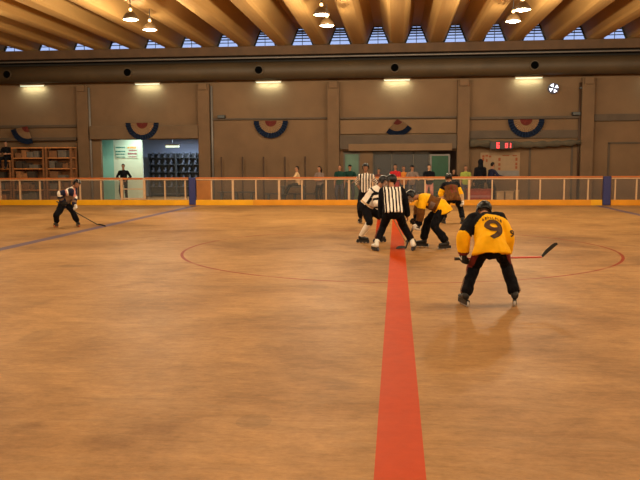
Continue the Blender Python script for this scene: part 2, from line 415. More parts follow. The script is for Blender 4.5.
# ------------------------------------------------------------------ glazed store front
struct('wall_store_room', bx(-2.9, 3.2, 38.5, 38.6, 0, 3), 'wall_panel')
struct('ceiling_store_room', bx(-2.9, 3.2, YW+.2, 38.6, 2.6, 2.7), 'wall_panel')
struct('wall_store_pier', bx(-1.68, -1.10, YW-.05, YW+.25, 0, 2.32), 'column_paint')
bm = bmesh.new()
for x in (-1.08, -.22, .78, 1.50): box(bm, x-.03, x+.03, YW+.05, YW+.15, 0, 2.32)
box(bm, -1.08, 1.5, YW+.05, YW+.15, 2.2, 2.32); box(bm, -1.08, 1.5, YW+.05, YW+.15, 0, .35)
w = struct('window_20', bm, 'steel_grey')
obj('pane', bx(-1.05, 1.47, YW+.09, YW+.10, .35, 2.2), 'dark_glass', w)
def door(n, x0, x1, z1, m, lb):
    d = struct('door_%d' % n, bx(x0, x1, YW+.02, YW+.08, 0, z1), m, lb)
    bm = bmesh.new(); box(bm, x0-.07, x0, YW-.02, YW+.12, 0, z1+.07); box(bm, x1, x1+.07, YW-.02, YW+.12, 0, z1+.07); box(bm, x0, x1, YW-.02, YW+.12, z1, z1+.07)
    obj('door_frame', bm, 'pipe_grey' if n == 2 else 'steel_grey', d)
    bm = bmesh.new(); tube(bm, [(x0+.1, YW-.06, 1.0), (x0+.1, YW-.06, 1.15)], .015, 8); tube(bm, [(x0+.1, YW-.06, 1.07), (x0+.1, YW+.02, 1.07)], .012, 8)
    obj('door_handle', bm, 'pipe_grey', d)
door(1, -2.38, -1.75, 2.2, 'door_teal', 'pale teal door left of the store front pillar')
door(2, 1.60, 2.36, 2.1, 'door_green', 'dark green door right of the store front windows')
l = D.lights.new('room', 'AREA'); l.size = 1; l.energy = 9; l.color = (1, .8, .55)
lo = D.objects.new('room_light', l); C.objects.link(lo); lo.location = (0, 37, 2.5)
e = empty('ceiling_panel_light', (0, 37, 2.53), 'flat ceiling light inside the glazed store front', 'light'); obj('fixture_body', bx(-.5, .5, -.5, .5, 0, .06), 'crate_white', e)

# rolled-up dark curtain over the scoreboard bay
bm = bmesh.new(); pts = []; rad = []
for i in range(25):
    t = i/24; x = 3.3 + t*4.85; pts.append((x, YW-.26, 2.66 - .10*math.sin(t*PI))); rad.append(.17 + .04*math.sin(i*2.1) - .05*t)
tube(bm, pts, rad, 14)
cu = tag(obj('rolled_curtain', bm, 'curtain'), 'long dark grey rolled curtain sagging behind the red digit scoreboard', 'curtain')
trim(bx(3.3, 8.15, YW-.08, YW, 2.86, 3.22), 'shutter_dark', .01)

# scoreboard
e = empty('scoreboard', (4.65, YW-.62, 2.37), 'small black scoreboard with two glowing red digits', 'scoreboard')
obj('housing', bx(-.50, .50, -.07, .07, 0, .34), 'black_plastic', e, .01)
def seg_digit(x, z, s, on):
    bm = bmesh.new(); w, h, t = .10*s, .20*s, .028*s
    S = {'a': (0, w, h-t, h), 'g': (0, w, h/2-t/2, h/2+t/2), 'd': (0, w, 0, t), 'f': (0, t, h/2, h), 'b': (w-t, w, h/2, h), 'e': (0, t, 0, h/2), 'c': (w-t, w, 0, h/2)}
    for c in on: a = S[c]; box(bm, x+a[0], x+a[1], -.085, -.07, z+a[2], z+a[3])
    return bm
obj('digit', seg_digit(-.22, .05, 1.2, 'acdfge'), 'red_led', e); obj('digit', seg_digit(.16, .06, 1., 'abcdef'), 'red_led', e)
obj('digit', seg_digit(.30, .06, 1., 'bc'), 'red_led', e)
obj('bracket', bx(-.3, .3, .07, .11, .10, .30), 'dark_steel', e)

# schedule board
e = empty('notice_board', (4.68, YW-.04, 1.15), 'pale notice board with orange and dark marks below the scoreboard', 'board')
obj('board_panel', bx(-.88, .88, 0, .03, 0, 1.08), 'paper', e)
obj('lower_strip', bx(-.35, .85, -.01, 0, .02, .26), 'pipe_grey', e)
bm = bmesh.new()
for (x, z, w, h) in ((-.80, .86, .1, .1), (-.66, .9, .12, .08), (-.5, .86, .1, .08), (-.80, .70, .09, .14), (-.64, .66, .08, .12), (-.08, .70, .1, .14), (-.08, .48, .1, .12), (-.08, .30, .1, .1), (.68, .70, .09, .14), (.68, .50, .09, .12), (.68, .34, .09, .12), (.1, .92, .3, .04), (.55, .92, .2, .04)):
    box(bm, x, x+w, -.012, 0, z, z+h)
obj('printed_marks', bm, 'board_marks', e)

# wall fan
e = empty('wall_fan', (6.95, YW-.02, 5.06), 'small round wall fan with blades made to glow with daylight high on the right', 'fan')
bm = bmesh.new(); tube(bm, [(0, -.10, 0), (0, .02, 0)], .235, 24); obj('fan_ring', bm, 'fan_dark', e)
for k in range(4):
    a = k*PI/2 + .5; bm = bmesh.new()
    v = [bm.verts.new((math.cos(a+t)*r, -.125 - q, math.sin(a+t)*r)) for q in (0, .012) for t, r in ((-.1, .04), (-.42, .20), (.35, .20))]
    bm.faces.new(v[:3]); bm.faces.new(v[3:][::-1]); 
    for i in range(3): bm.faces.new((v[i], v[(i+1) % 3], v[3+(i+1) % 3], v[3+i]))
    obj('fan_blade', bm, 'fan_glow', e)  # blades emit light, standing in for daylight through the fan
bm = bmesh.new(); tube(bm, [(0, -.145, 0), (0, -.10, 0)], .05, 12); obj('hub', bm, 'fan_dark', e)

# speakers
for x, z, s, lb in ((-8.15, 3.90, 1, 'black wall loudspeaker beside the column right of the lit doorway'), (7.95, 3.86, 1, 'black wall loudspeaker beside the column above the right blue post'),
                 (8.15, 5.02, .5, 'tiny black box high on the wall beside the right column')):
    e = empty('wall_speaker', (x, YW-.14, z), lb, 'speaker')
    obj('cabinet', bx(-.17*s, .17*s, -.12*s, .14, 0, .14*s), 'black_plastic', e, .01)
    obj('grille', bx(-.15*s, .15*s, -.13*s, -.12*s, .02*s, .12*s), 'dark_steel', e)

# patriotic fan bunting
def bunting(x, z, R, lb, half=False, y=YW-.375, tilt=0.):
    e = empty('bunting', (x, y, z), lb, 'bunting', 'fan buntings along the wall')
    def ring(r0, r1, a0, a1, m, nm, yo):
        bm = bmesh.new(); n = 36; rows_ = []
        for i in range(n+1):
            a = a0 + (a1-a0)*i/n; dy = .018*(1 if i % 2 else -1)
            rows_.append([bm.verts.new((math.cos(a)*r, yo+dy*r/R*2 + q, math.sin(a)*r)) for q in (0, .012) for r in (r0, r1)])
        for a, b in zip(rows_, rows_[1:]):
            bm.faces.new((a[0], a[1], b[1], b[0])); bm.faces.new((a[2], a[3], b[3], b[2]))
            bm.faces.new((a[1], a[3], b[3], b[1])); bm.faces.new((a[0], a[2], b[2], b[0]))
        for a in (rows_[0], rows_[-1]): bm.faces.new((a[0], a[1], a[3], a[2]))
        obj(nm, bm, m, e)
    a0, a1 = (PI, 2*PI) if not half else (PI*1.08+tilt, PI*1.62+tilt)
    ring(R*.70, R, a0, a1, 'navy', 'blue_band', 0); ring(R*.34, R*.70, a0, a1, 'bunt_cream', 'cream_band', .004); ring(.02, R*.34, a0, a1, 'bunt_red', 'red_center', 0)
bunting(-11.9, 3.72, .80, 'blue cream and red fan bunting above the lit doorway')
bunting(-5.82, 3.76, .80, 'blue cream and red fan bunting on the bare wall right of the doorway', y=YW-.16)
bunting(5.78, 3.70, .80, 'blue cream and red fan bunting above the rolled grey curtain', y=YW-.16)
bunting(.02, 3.78, .78, 'folded half fan bunting drooping over the store front', True, y=YW-.22, tilt=PI*.20)
bunting(-17.55, 3.62, .85, 'drooping half fan bunting above the wooden shelves', True, y=YW-.36, tilt=-.05)

# ------------------------------------------------------------------ wooden storage shelves on the left
rl = ['left', 'middle', 'right']; lv = ['lowest', 'second', 'third', 'fourth', 'top']
boxes_proto = {}
for u, xc in enumerate((-18.9, -17.25, -15.75)):
    hw = .76 if u < 2 else .60
    H = 2.55 if u else 1.95
    zs = [.12, .62, 1.12, 1.62, 2.12][:5 if u else 4]
    e = empty('wooden_shelf', (xc, YW-.75, 0), 'brown wooden storage shelf full of boxes, %s of three by the left wall bay' % rl[u], 'shelf', 'storage shelves at the left')
    for sx in (-1, 1):
        for sy in (-1, 1): obj('post', bx(sx*hw-.04, sx*hw+.04, sy*.28-.04, sy*.28+.04, 0, H), 'wood', e)
    for z in zs: obj('shelf_board', bx(-hw, hw, -.28, .28, z-.05, z), 'wood_pale', e)
    obj('top_board', bx(-hw-.03, hw+.03, -.33, .33, H, H+.05), 'wood_pale', e)
    obj('back_panel', bx(-hw, hw, .29, .32, 0, H), 'wood', e)
    for si, z in enumerate(zs):
        x = xc-hw+.12
        while x < xc+hw-.3:
            w = random.uniform(.22, .42); h = random.uniform(.16, .36); mm = random.choice(['carton_a', 'carton_b', 'carton_c', 'carton_d'])
            if x+w > xc+hw-.08: break
            b = obj('storage_box', bx(-w/2, w/2, -.2, .2, 0, h), mm, None, .01); b.location = (x+w/2, YW-.80, z)
            obj('lid', bx(-w/2-.008, w/2+.008, -.208, .208, h-.04, h+.005), mm, b)
            tag(b, '%s storage box on the %s board of the %s wooden shelf' % ({'carton_a': 'dark brown', 'carton_b': 'light brown', 'carton_c': 'blackish', 'carton_d': 'grey'}[mm], lv[si], rl[u]), 'box', 'boxes on the %s wooden shelf' % rl[u])
            x += w + random.uniform(.02, .06)

# ------------------------------------------------------------------ rink boards
YB = 32.1
fence = empty('rink_barrier', (0, YB, 0), 'low rink barrier with yellow kick board, clear panels and orange rail', 'barrier')
GATE = (-12.0, -10.98)
BL, BR = -8.83, 8.62
segs = [(XL+.05, GATE[0]-.05, 'kick_yellow'), (GATE[1]+.05, -6.16, 'kick_yellow'), (-6.16, 8.0, 'kick_orange'), (8.0, BR-.17, 'kick_yellow'), (BR+.17, XR-.05, 'kick_orange')]
for a, b, m in segs: obj('kick_board', bx(a, b, -.03, .10, 0, .235), m, fence, .012)
obj('kick_board', bx(GATE[0]-.05, GATE[1]+.05, .0, .10, 0, .235), 'kick_yellow', fence, .012)
for a, b in ((XL+.05, GATE[0]-.04), (GATE[1]+.04, BL-.17), (BL+.17, BR-.17), (BR+.17, XR-.05)):
    obj('top_rail', bx(a, b, -.05, .09, 1.145, 1.21), 'rail_orange', fence, .01)
    obj('under_rail', bx(a, b, -.03, .07, 1.095, 1.145), 'post_cream', fence)
posts = [x for x in [-20.4, -19.5, -18.55, -17.62, -16.69, -15.76, -14.85, -13.91, -12.95] + [-10.06, -9.15, -7.98, -7.04, -6.03, -5.02, -4.03, -2.99, -2.01, -1.0, .32, 1.2, 2.1, 3.03, 3.98, 5.0, 5.94, 6.91, 7.87, 8.95, 9.8, 10.8, 11.8]]
wide = {-7.04, -5.02, -2.01, 3.03}
for x in posts:
    w = .045 if round(x, 2) in wide else .028
    obj('post', bx(x-w, x+w, -.02, .06, .235, 1.075), 'post_cream', fence)
allx = sorted(posts + [GATE[0]-.04, GATE[1]+.04, BL, BR])
for a, b in zip(allx, allx[1:]):
    if abs(a-(GATE[0]-.04)) < .01: continue
    if abs(a-BL) < .01: a = BL+.17
    if abs(b-BL) < .01: b = BL-.17
    if abs(a-BR) < .01: a = BR+.17
    if abs(b-BR) < .01: b = BR-.17
    if b-a < .12: continue
    if -8.7 < a < -8.0: obj('solid_panel', bx(a+.01, b-.03, 0, .05, .235, 1.075), 'panel_orange', fence); continue
    obj('clear_panel', bx(a+.04, b-.04, .015, .025, .235, 1.075), 'clear_pane', fence)
for x in (BL, BR):
    obj('blue_post', bx(x-.15, x+.15, -.07, .10, .02, 1.20), 'post_blue', fence, .02)
gate = empty('rink_gate', ((GATE[0]+GATE[1])/2, YB, 0), 'orange framed gate in the rink barrier in front of the lit doorway', 'gate')
gw = (GATE[1]-GATE[0])/2
for s in (-1, 1): obj('gate_stile', bx(s*gw-.05, s*gw+.05, -.04, .07, .24, 1.20), 'post_cream', gate)
obj('gate_rail', bx(-gw, gw, -.03, .06, 1.12, 1.20), 'rail_orange', gate); obj('gate_rail', bx(-gw, gw, -.02, .05, .69, .73), 'post_cream', gate)
obj('gate_rail', bx(-gw, gw, -.02, .05, .26, .32), 'post_cream', gate)
obj('clear_panel', bx(-gw+.05, gw-.05, .01, .02, .32, 1.12), 'clear_pane', gate)

# benches, glass screens, crates behind the boards
def bench(x0, x1, y, zs, m, lb, back=False):
    e = empty('player_bench', ((x0+x1)/2, y, 0), lb, 'bench'); h = (x1-x0)/2
    obj('seat', bx(-h, h, -.2, .2, zs-.05, zs), m, e, .01)
    for s in (-1, 0, 1): obj('leg', bx(s*(h-.15)-.04, s*(h-.15)+.04, -.16, .16, 0, zs-.05), 'dark_steel', e)
    if back: obj('backrest', bx(-h, h, .2, .24, zs+.1, zs+.38), m, e)
bench(-8.2, -6.5, 34.3, .50, 'bench_dark', 'dark bench behind the barrier right of the left blue post')
bench(-6.0, -3.3, 34.3, .42, 'bench_dark', 'long dark bench behind the barrier below the glass screens')
bench(.9, 2.3, 34.6, .48, 'bench_dark', 'dark bench in front of the green door')
for k, x in enumerate((-8.15, -7.15, -6.15, -5.15, -4.2)):
    lab = ['first', 'second', 'third', 'fourth', 'fifth'][k]
    bm = bmesh.new(); tube(bm, [(x, YW-.35, 0), (x, YW-.35, 2.1)], .035, 8)
    tag(obj('screen_post', bm, 'pipe_dark'), 'thin brown pole before the bare wall, %s from the left' % lab, 'pole', 'thin poles before the bare wall')
e = empty('red_table', (3.55, 33.0, 0), 'low red box table behind the barrier under the two dark clothed people', 'table')
obj('front_panel', bx(-.52, .52, -.3, -.26, .05, .60), 'bench_red', e); obj('table_top', bx(-.55, .55, -.32, .32, .60, .66), 'bench_red', e)
obj('stripe', bx(-.50, .50, -.31, -.30, .30, .40), 'sign_pink', e)
for s in (-1, 1): obj('side_panel', bx(s*.5-.02, s*.5+.02, -.26, .3, 0, .60), 'bench_red', e)
for i, x in enumerate((4.42, 4.80, 5.12)):
    h = .56 if i < 2 else .60; w = .17 if i < 2 else .08
    b = obj('white_crate', bx(-w, w, -.18, .18, 0, h), 'crate_white', None, .04); b.location = (x, 33.0, 0)
    obj('crate_lid', bx(-w-.01, w+.01, -.19, .19, h-.06, h+.01), 'crate_white', b)
    tag(b, ['cream crate behind the barrier right of the red table, left of three', 'cream crate behind the barrier, middle of three', 'narrow cream crate behind the barrier, right of three'][i], 'crate', 'cream crates behind the barrier')

# camera
cam = D.cameras.new('cam'); cam.sensor_width = 36; cam.lens = 753.243*36/640; cam.clip_end = 200
co = D.objects.new('cam', cam); C.objects.link(co); sc.camera = co
def cam_axes(yaw, pitch, roll):
    f = V((-math.sin(yaw)*math.cos(pitch), math.cos(yaw)*math.cos(pitch), -math.sin(pitch)))
    r = V((math.cos(yaw), math.sin(yaw), 0)); u = r.cross(f)
    return math.cos(roll)*r + math.sin(roll)*u, -math.sin(roll)*r + math.cos(roll)*u, f
r_, u_, f_ = cam_axes(.1013041, .1039518, -.0053264)
co.matrix_world = Matrix(((r_.x, u_.x, -f_.x, 0), (r_.y, u_.y, -f_.y, 0), (r_.z, u_.z, -f_.z, 1.87117), (0, 0, 0, 1)))
# daylight sky behind the clerestory windows
w = D.worlds.new('sky'); sc.world = w; w.use_nodes = True
w.node_tree.nodes['Background'].inputs[0].default_value = (.52, .64, 1, 1); w.node_tree.nodes['Background'].inputs[1].default_value = .95
vs_ = sc.view_settings; vs_.view_transform = 'Standard'; vs_.look = 'None'; vs_.gamma = 1; vs_.use_curve_mapping = False; vs_.exposure = .14
# ------------------------------------------------------------------ people
mk('skin_a', (.34, .15, .08), .6); mk('skin_b', (.30, .14, .08), .6); mk('skin_c', (.52, .29, .18), .6)
mk('eye_white', (.6, .55, .5), .3); mk('hair_black', (.012, .009, .008), .5, bump=.3, bscale=60); mk('hair_brown', (.06, .025, .012), .55, bump=.3, bscale=60)
mk('cloth_black', (.006, .006, .009), .9, .3, 14, bump=.3, bscale=25); mk('cloth_white', (.86, .78, .70), .85, .08, 8)
mk('cloth_yellow', (.95, .48, .006), .75, .12, 6); mk('cloth_brown', (.14, .055, .014), .85, .3, 12); mk('cloth_maroon', (.16, .025, .02), .8, .2, 8)
mk('cloth_tan', (.20, .12, .08), .85, .2, 8); mk('cloth_pink', (.62, .26, .22), .85, .2, 8); mk('cloth_red', (.42, .02, .025), .85, .15, 8)
mk('cloth_orange_red', (.70, .07, .02), .7, .2, 14); mk('cloth_orange', (.62, .20, .035), .85, .15, 8); mk('cloth_green', (.010, .042, .032), .85, .2, 8)
mk('cloth_lime', (.26, .30, .06), .85, .15, 8); mk('cloth_grey', (.20, .14, .12), .85, .2, 8); mk('cloth_peach', (.62, .40, .22), .85, .15, 8)
mk('cloth_navy', (.016, .018, .045), .85, .2, 8); mk('denim', (.05, .05, .075), .85, .2, 8); mk('cloth_dark_red', (.12, .04, .03), .85, .2, 8)
mk('helmet_black', (.006, .006, .008), .35, spec=.3); mk('shell_white', (.72, .68, .62), .35); mk('cage_steel', (.5, .5, .5), .3, metal=.8)
mk('glove_black', (.02, .018, .018), .65); mk('wheel_clear', (.46, .42, .40), .4); mk('wheel_dark', (.06, .06, .09), .4); mk('wheel_orange', (.55, .14, .03), .4)
mk('leather_black', (.014, .013, .014), .45); mk('metal', (.10, .10, .11), .4, metal=.6); mk('stick_wood', (.32, .17, .07), .5); mk('stick_red', (.55, .06, .03), .45)
mk('stick_black', (.015, .013, .013), .6); mk('number_brown', (.07, .028, .01), .8); mk('lip', (.32, .09, .07), .6)

for k_ in M:
    if k_.startswith('cloth') or k_ in ('denim', 'glove_black', 'hair_black', 'navy'):
        M[k_].node_tree.nodes['Principled BSDF'].inputs['Specular IOR Level'].default_value = .12

def ell(bm, c, ax, r, seg=14, rings=9, mi=0):
    """ellipsoid: axes ax = 3 unit vectors, r = 3 radii"""
    rows = []
    top = bm.verts.new(c + ax[2]*r[2]); bot = bm.verts.new(c - ax[2]*r[2])
    for i in range(1, rings):
        t = PI*i/rings
        rows.append([bm.verts.new(c + ax[2]*r[2]*math.cos(t) + ax[0]*r[0]*math.sin(t)*math.cos(2*PI*j/seg) + ax[1]*r[1]*math.sin(t)*math.sin(2*PI*j/seg)) for j in range(seg)])
    for j in range(seg):
        k = (j+1) % seg
        bm.faces.new((top, rows[0][j], rows[0][k])); bm.faces.new((bot, rows[-1][k], rows[-1][j]))
        for a, b in zip(rows, rows[1:]): bm.faces.new((a[j], b[j], b[k], a[k]))
def axes_from(d, side=None):
    d = d.normalized()
    if side is None: s, u = frame_of(d)
    else:
        s = (side - d*side.dot(d)).normalized(); u = d.cross(s).normalized()
    return s, u, d
def loft(bm, nodes, side=None, seg=14, caps=(True, True)):
    """nodes (point, half width, half depth): closed tapered limb with rounded ends"""
    n = len(nodes); rings = []
    for i, (p, a, b) in enumerate(nodes):
        d = nodes[min(i+1, n-1)][0] - nodes[max(i-1, 0)][0]
        s, u, _ = axes_from(d, side)
        rings.append([bm.verts.new(p + s*a*math.cos(2*PI*j/seg) + u*b*math.sin(2*PI*j/seg)) for j in range(seg)])
    for a, b in zip(rings, rings[1:]):
        for j in range(seg): bm.faces.new((a[j], a[(j+1) % seg], b[(j+1) % seg], b[j]))
    bm.faces.new(rings[0][::-1]); bm.faces.new(rings[-1])
    for i in (0, n-1):
        if not caps[0 if i == 0 else 1]: continue
        p, a, b = nodes[i]; d = nodes[min(i+1, n-1)][0] - nodes[max(i-1, 0)][0]
        ell(bm, p, axes_from(d, side), (a*.99, b*.99, min(a, b)*.85))
def limb(bm, pts, r, side=None):
    nn = [(p, q, q) if not isinstance(q, tuple) else (p, q[0], q[1]) for p, q in zip(pts, r)]
    for a, b in zip(nn, nn[1:]): loft(bm, [a, b], side)      # one tapered piece per bone, rounded at the joints
    for p, q in list(zip(pts, r))[1:-1]:
        q = q if isinstance(q, tuple) else (q, q); ell(bm, p, (V((1,0,0)), V((0,1,0)), V((0,0,1))), (min(q)*1.0,)*3, 10, 6)
def remeshed(bm, voxel, smooth=4, wrinkle=0., wscale=9., seed=0.):
    bmesh.ops.recalc_face_normals(bm, faces=bm.faces)
    me = D.meshes.new('tmp'); bm.to_mesh(me); bm.free()
    o = D.objects.new('tmp', me); C.objects.link(o)
    r = o.modifiers.new('r', 'REMESH'); r.mode = 'VOXEL'; r.voxel_size = voxel; r.use_smooth_shade = True
    if smooth: s = o.modifiers.new('s', 'SMOOTH'); s.iterations = smooth; s.factor = .5
    dg = bpy.context.evaluated_depsgraph_get(); dg.update()
    out = D.meshes.new_from_object(o.evaluated_get(dg))
    D.objects.remove(o); D.meshes.remove(me)
    if wrinkle:
        nn = [v.normal.copy() for v in out.vertices]
        for v, n_ in zip(out.vertices, nn):
            q = v.co*wscale; q = V((q.x, q.y, q.z*.55 + seed))
            v.co += n_*wrinkle*(noise.noise(q)*1.2 + .5*noise.noise(q*2.3))
    return out
def paint(me, fn):
    for p in me.polygons: p.material_index = fn(p.center, p.normal)

L_T, L_S, A_U, A_F = .435, .43, .29, .26
def ik(a, c, l1, l2, pole):
    d = c-a; L = d.length
    if L > (l1+l2)*.995: c = a + d.normalized()*(l1+l2)*.995; d = c-a; L = d.length
    n = d.normalized(); x = (l1*l1 - l2*l2 + L*L)/(2*L); h = math.sqrt(max(0, l1*l1-x*x))
    p = pole - n*pole.dot(n); p = p.normalized() if p.length > 1e-4 else frame_of(n)[0]
    return a + n*x + p*h, c
def hand(bm, w, d, palm, side, curl, k=1., fat=1.):
    """palm, four fingers of unequal length in three joints each, thumb leaving the side of the palm.
    w wrist, d direction of the hand, palm = the way the palm faces, side = +1 right hand"""
    d = d.normalized(); palm = (palm - d*palm.dot(d)).normalized(); t = d.cross(palm).normalized()*side   # thumb side
    kn = w + d*.085*k
    loft(bm, [(w, .026*fat*k, .020*fat*k), (w+d*.045*k, .036*fat*k, .017*fat*k), (kn, .040*fat*k, .015*fat*k)], t, 12)
    for i, (off, ln) in enumerate(((.030, .078), (.011, .086), (-.010, .080), (-.029, .063))):
        p = kn + t*off*k*fat*.98; dd = d; pts = [p - d*.02*k, p]; c = curl*(1+.05*i)
        for j, s in enumerate((.45, .32, .25)):
            a = c*(.9, 1.15, .8)[j]
            dd = (Matrix.Rotation(a, 3, d.cross(palm)) @ dd).normalized()
            if dd.dot(palm) < -.9: pass
            pts.append(pts[-1] + dd*ln*s*k)
        rr = [.0095, .0095, .009, .0082, .007]; limb(bm, pts, [r*k*fat for r in rr])
    p0 = w + d*.022*k + t*.022*k*fat; p1 = p0 + (d*.6+t*.75+palm*.25).normalized()*.036*k
    p2 = p1 + (d*.8+t*.15+palm*.55*(.4+curl)).normalized()*.034*k; p3 = p2 + (d*.6-t*.2+palm*.8*(.3+curl)).normalized()*.028*k
    limb(bm, [p0, p1, p2, p3], [.013*k*fat, .012*k*fat, .0105*k*fat, .009*k*fat])

def person(sp):
    """builds one figure in local coordinates: x = its right, y = the way it faces, z = up"""
    sp = dict(sp)
    if sp.get('wo'):
        R = Matrix.Rotation(-sp.get('rz', 0), 3, 'Z')
        for q in ('pelvis', 'torso', 'side', 'shoulders', 'head_dir', 'look', 'lh', 'rh', 'le', 're', 'lf', 'rf', 'lk', 'rk', 'lt', 'rt', 'lhd', 'rhd', 'lp', 'rp'):
            if q in sp: sp[q] = R @ V(sp[q])
            elif q == 'side': sp[q] = V((1, 0, 0))
    g = sp.get; k = g('k', 1.)
    root = empty('person', sp['loc'], sp['label'], 'person', None, sp.get('rz', 0))
    P = V(sp['pelvis'])*1.; T = V(sp['torso']).normalized(); S = V(g('side', (1, 0, 0)))
    S = (S - T*S.dot(T)).normalized(); F = T.cross(S)*-1 if T.cross(S).y < 0 else T.cross(S)
    F = S.cross(T)*-1; F = F if F.dot(V((0, 1, -.2))) > 0 else -F
    tl = .50*k; ch = P + T*tl                                  # neck base
    S2 = V(g('shoulders', tuple(S))); S2 = (S2 - T*S2.dot(T)).normalized()
    hs = g('head_dir', None); hd = V(hs).normalized() if hs else (T*.5+V((0, 0, .8))).normalized()
    hf = V(g('look', (0, 1, 0))).normalized(); hu = (hd - hf*hd.dot(hf)*.75).normalized(); hf = (hf - hu*hf.dot(hu)).normalized(); hr = hf.cross(hu)
    nk = ch + T*.02*k; H = ch + hd*.20*k
    shw = .175*k; hipw = .095*k
    sh = {s: ch - T*.055*k + S2*s*shw for s in (1, -1)}
    hip = {s: P + S*s*hipw - T*.02*k for s in (1, -1)}
    hands = {1: V(sp['rh']), -1: V(sp['lh'])}; feet = {1: V(sp['rf']), -1: V(sp['lf'])}
    ep = {1: V(g('re', (.6, -.5, -.6))), -1: V(g('le', (-.6, -.5, -.6)))}; kp = {1: V(g('rk', (.25, 1, 0))), -1: V(g('lk', (-.25, 1, 0)))}
    elb, wr, kne, ank = {}, {}, {}, {}
    for s in (1, -1):
        elb[s], wr[s] = ik(sh[s], hands[s], A_U*k, A_F*k, ep[s])
        kne[s], ank[s] = ik(hip[s], feet[s], L_T*k, L_S*k, kp[s])
    skin = g('skin', 'skin_a'); vx = g('voxel', .010); outfit = g('gloves'); skates = g('skates')
    # --- body: one continuous mesh
    bm = bmesh.new()
    loft(bm, [(P-T*.06*k, .135*k, .10*k), (P+T*.05*k, .15*k, .105*k), (P+T*.20*k, .125*k, .09*k), (P+T*.36*k, .155*k, .105*k), (ch-T*.05*k, .14*k, .08*k), (ch, .07*k, .06*k)], S, 18)
    limb(bm, [ch-T*.04*k, nk+hd*.03*k, H-hu*.06*k], [.062*k, .055*k, .052*k])
    ell(bm, H+hu*.02*k, (hr, hf, hu), (.074*k, .092*k, .098*k), 20, 14)
    ell(bm, H+hf*.022*k-hu*.052*k, (hr, hf, hu), (.054*k, .066*k, .062*k), 16, 10)
    limb(bm, [H+hf*.088*k+hu*.018*k, H+hf*.108*k-hu*.016*k], [.010*k, .014*k])
    ell(bm, H+hf*.084*k-hu*.050*k, (hr, hf, hu), (.024*k, .010*k, .008*k), 10, 6)
    ell(bm, H+hf*.078*k-hu*.088*k, (hr, hf, hu), (.020*k, .014*k, .014*k), 10, 6)
    ell(bm, H+hf*.078*k+hu*.034*k, (hr, hf, hu), (.055*k, .016*k, .010*k), 12, 6)
    for s in (1, -1): ell(bm, H+hr*s*.076*k-hf*.008*k-hu*.004*k, (hr, hf, hu), (.010*k, .018*k, .030*k), 10, 7)
    for s in (1, -1):
        limb(bm, [sh[s]-S2*s*.05*k, sh[s], elb[s], wr[s]], [.062*k, .054*k, .038*k, .026*k])
        limb(bm, [sh[s].lerp(elb[s], .15), sh[s].lerp(elb[s], .5), elb[s]], [.048*k, .047*k, .036*k])
        limb(bm, [elb[s], elb[s].lerp(wr[s], .3), wr[s]], [.038*k, .040*k, .026*k])
        limb(bm, [hip[s], hip[s].lerp(kne[s], .5), kne[s]], [.085*k, .072*k, .052*k])
        limb(bm, [kne[s], kne[s].lerp(ank[s], .3), ank[s]], [.052*k, .054*k, .036*k])
        toe = V(g('rt' if s > 0 else 'lt', (s*.2, 1, 0))).normalized()
        limb(bm, [ank[s], ank[s]-V((0,0,.045))*k-toe*.02*k, ank[s]-V((0,0,.055))*k+toe*.08*k, ank[s]-V((0,0,.062))*k+toe*.15*k], [.036*k, .034*k, .032*k, .022*k])
        hdir = V(g('rhd' if s > 0 else 'lhd', tuple(wr[s]-elb[s]))); palm = V(g('rp' if s > 0 else 'lp', (-s, 0, -.2)))
        hand(bm, wr[s], hdir, palm, s, g('curl', .35), k, 1. if not outfit else .8)
    obj('body', remeshed(bm, min(vx, .009), 2), skin, root)
    for s in (1, -1):
        bm = bmesh.new(); ell(bm, H+hf*.080*k+hr*s*.030*k+hu*.016*k, (hr, hf, hu), (.013*k, .009*k, .008*k), 10, 7); e = obj('eye', bm, 'eye_white', root)
        bm = bmesh.new(); ell(bm, H+hf*.0875*k+hr*s*.030*k+hu*.016*k, (hr, hf, hu), (.0055*k, .003*k, .0055*k), 8, 6); obj('iris', bm, 'hair_black', e)
    bm = bmesh.new(); ell(bm, H+hf*.0925*k-hu*.050*k, (hr, hf, hu), (.022*k, .004*k, .006*k), 10, 6); obj('mouth', bm, 'lip', root)
    # --- clothes
    top = g('top', {}); fat = top.get('fat', 1.); hem = top.get('hem', .10)*k; slv = top.get('sleeve', .95); a_ = top.get('arm', .066)*k
    bm = bmesh.new()
    hd_ = (T*.35+V((0, 0, .65))).normalized(); fl = top.get('flare', 1)
    loft(bm, [(P-hd_*hem, .190*k*fat*fl, .150*k*fat*fl), (P-hd_*hem*.5, .185*k*fat*(1+fl)/2, .148*k*fat*(1+fl)/2), (P+T*.04*k, .175*k*fat, .14*k*fat), (P+T*.20*k, .165*k*fat, .128*k*fat), (P+T*.36*k, .185*k*fat, .135*k*fat), (ch-T*(.055 if fat > 1.05 else .075)*k, (.175*fat if fat > 1.05 else .155)*k, .108*k*fat), (ch-T*.0*k, .085*k, .075*k)], S, 20, (False, True))
    for s in (1, -1):
        pts = [sh[s]-S2*s*.06*k, sh[s]+S2*s*.01*k]; rr = [.085*k*fat, .078*k*fat] if fat > 1.05 else [.075*k, .068*k]
        if slv <= .5:
            e = sh[s].lerp(elb[s], slv*2); pts += [e]; rr += [a_*1.0]
        else:
            e = elb[s].lerp(wr[s], slv*2-1); pts += [elb[s], e]; rr += [a_, a_*top.get('cuff', .8)]
        limb(bm, pts, rr)
    wob = g('wrinkle', .010)
    me = remeshed(bm, max(vx, .011), 3, wob, 9, sp['loc'][0])
    mats = top.get('mats', ['cloth_black'])
    info = dict(P=P, T=T, S=S, F=F, sh=sh, elb=elb, wr=wr, ch=ch, k=k)
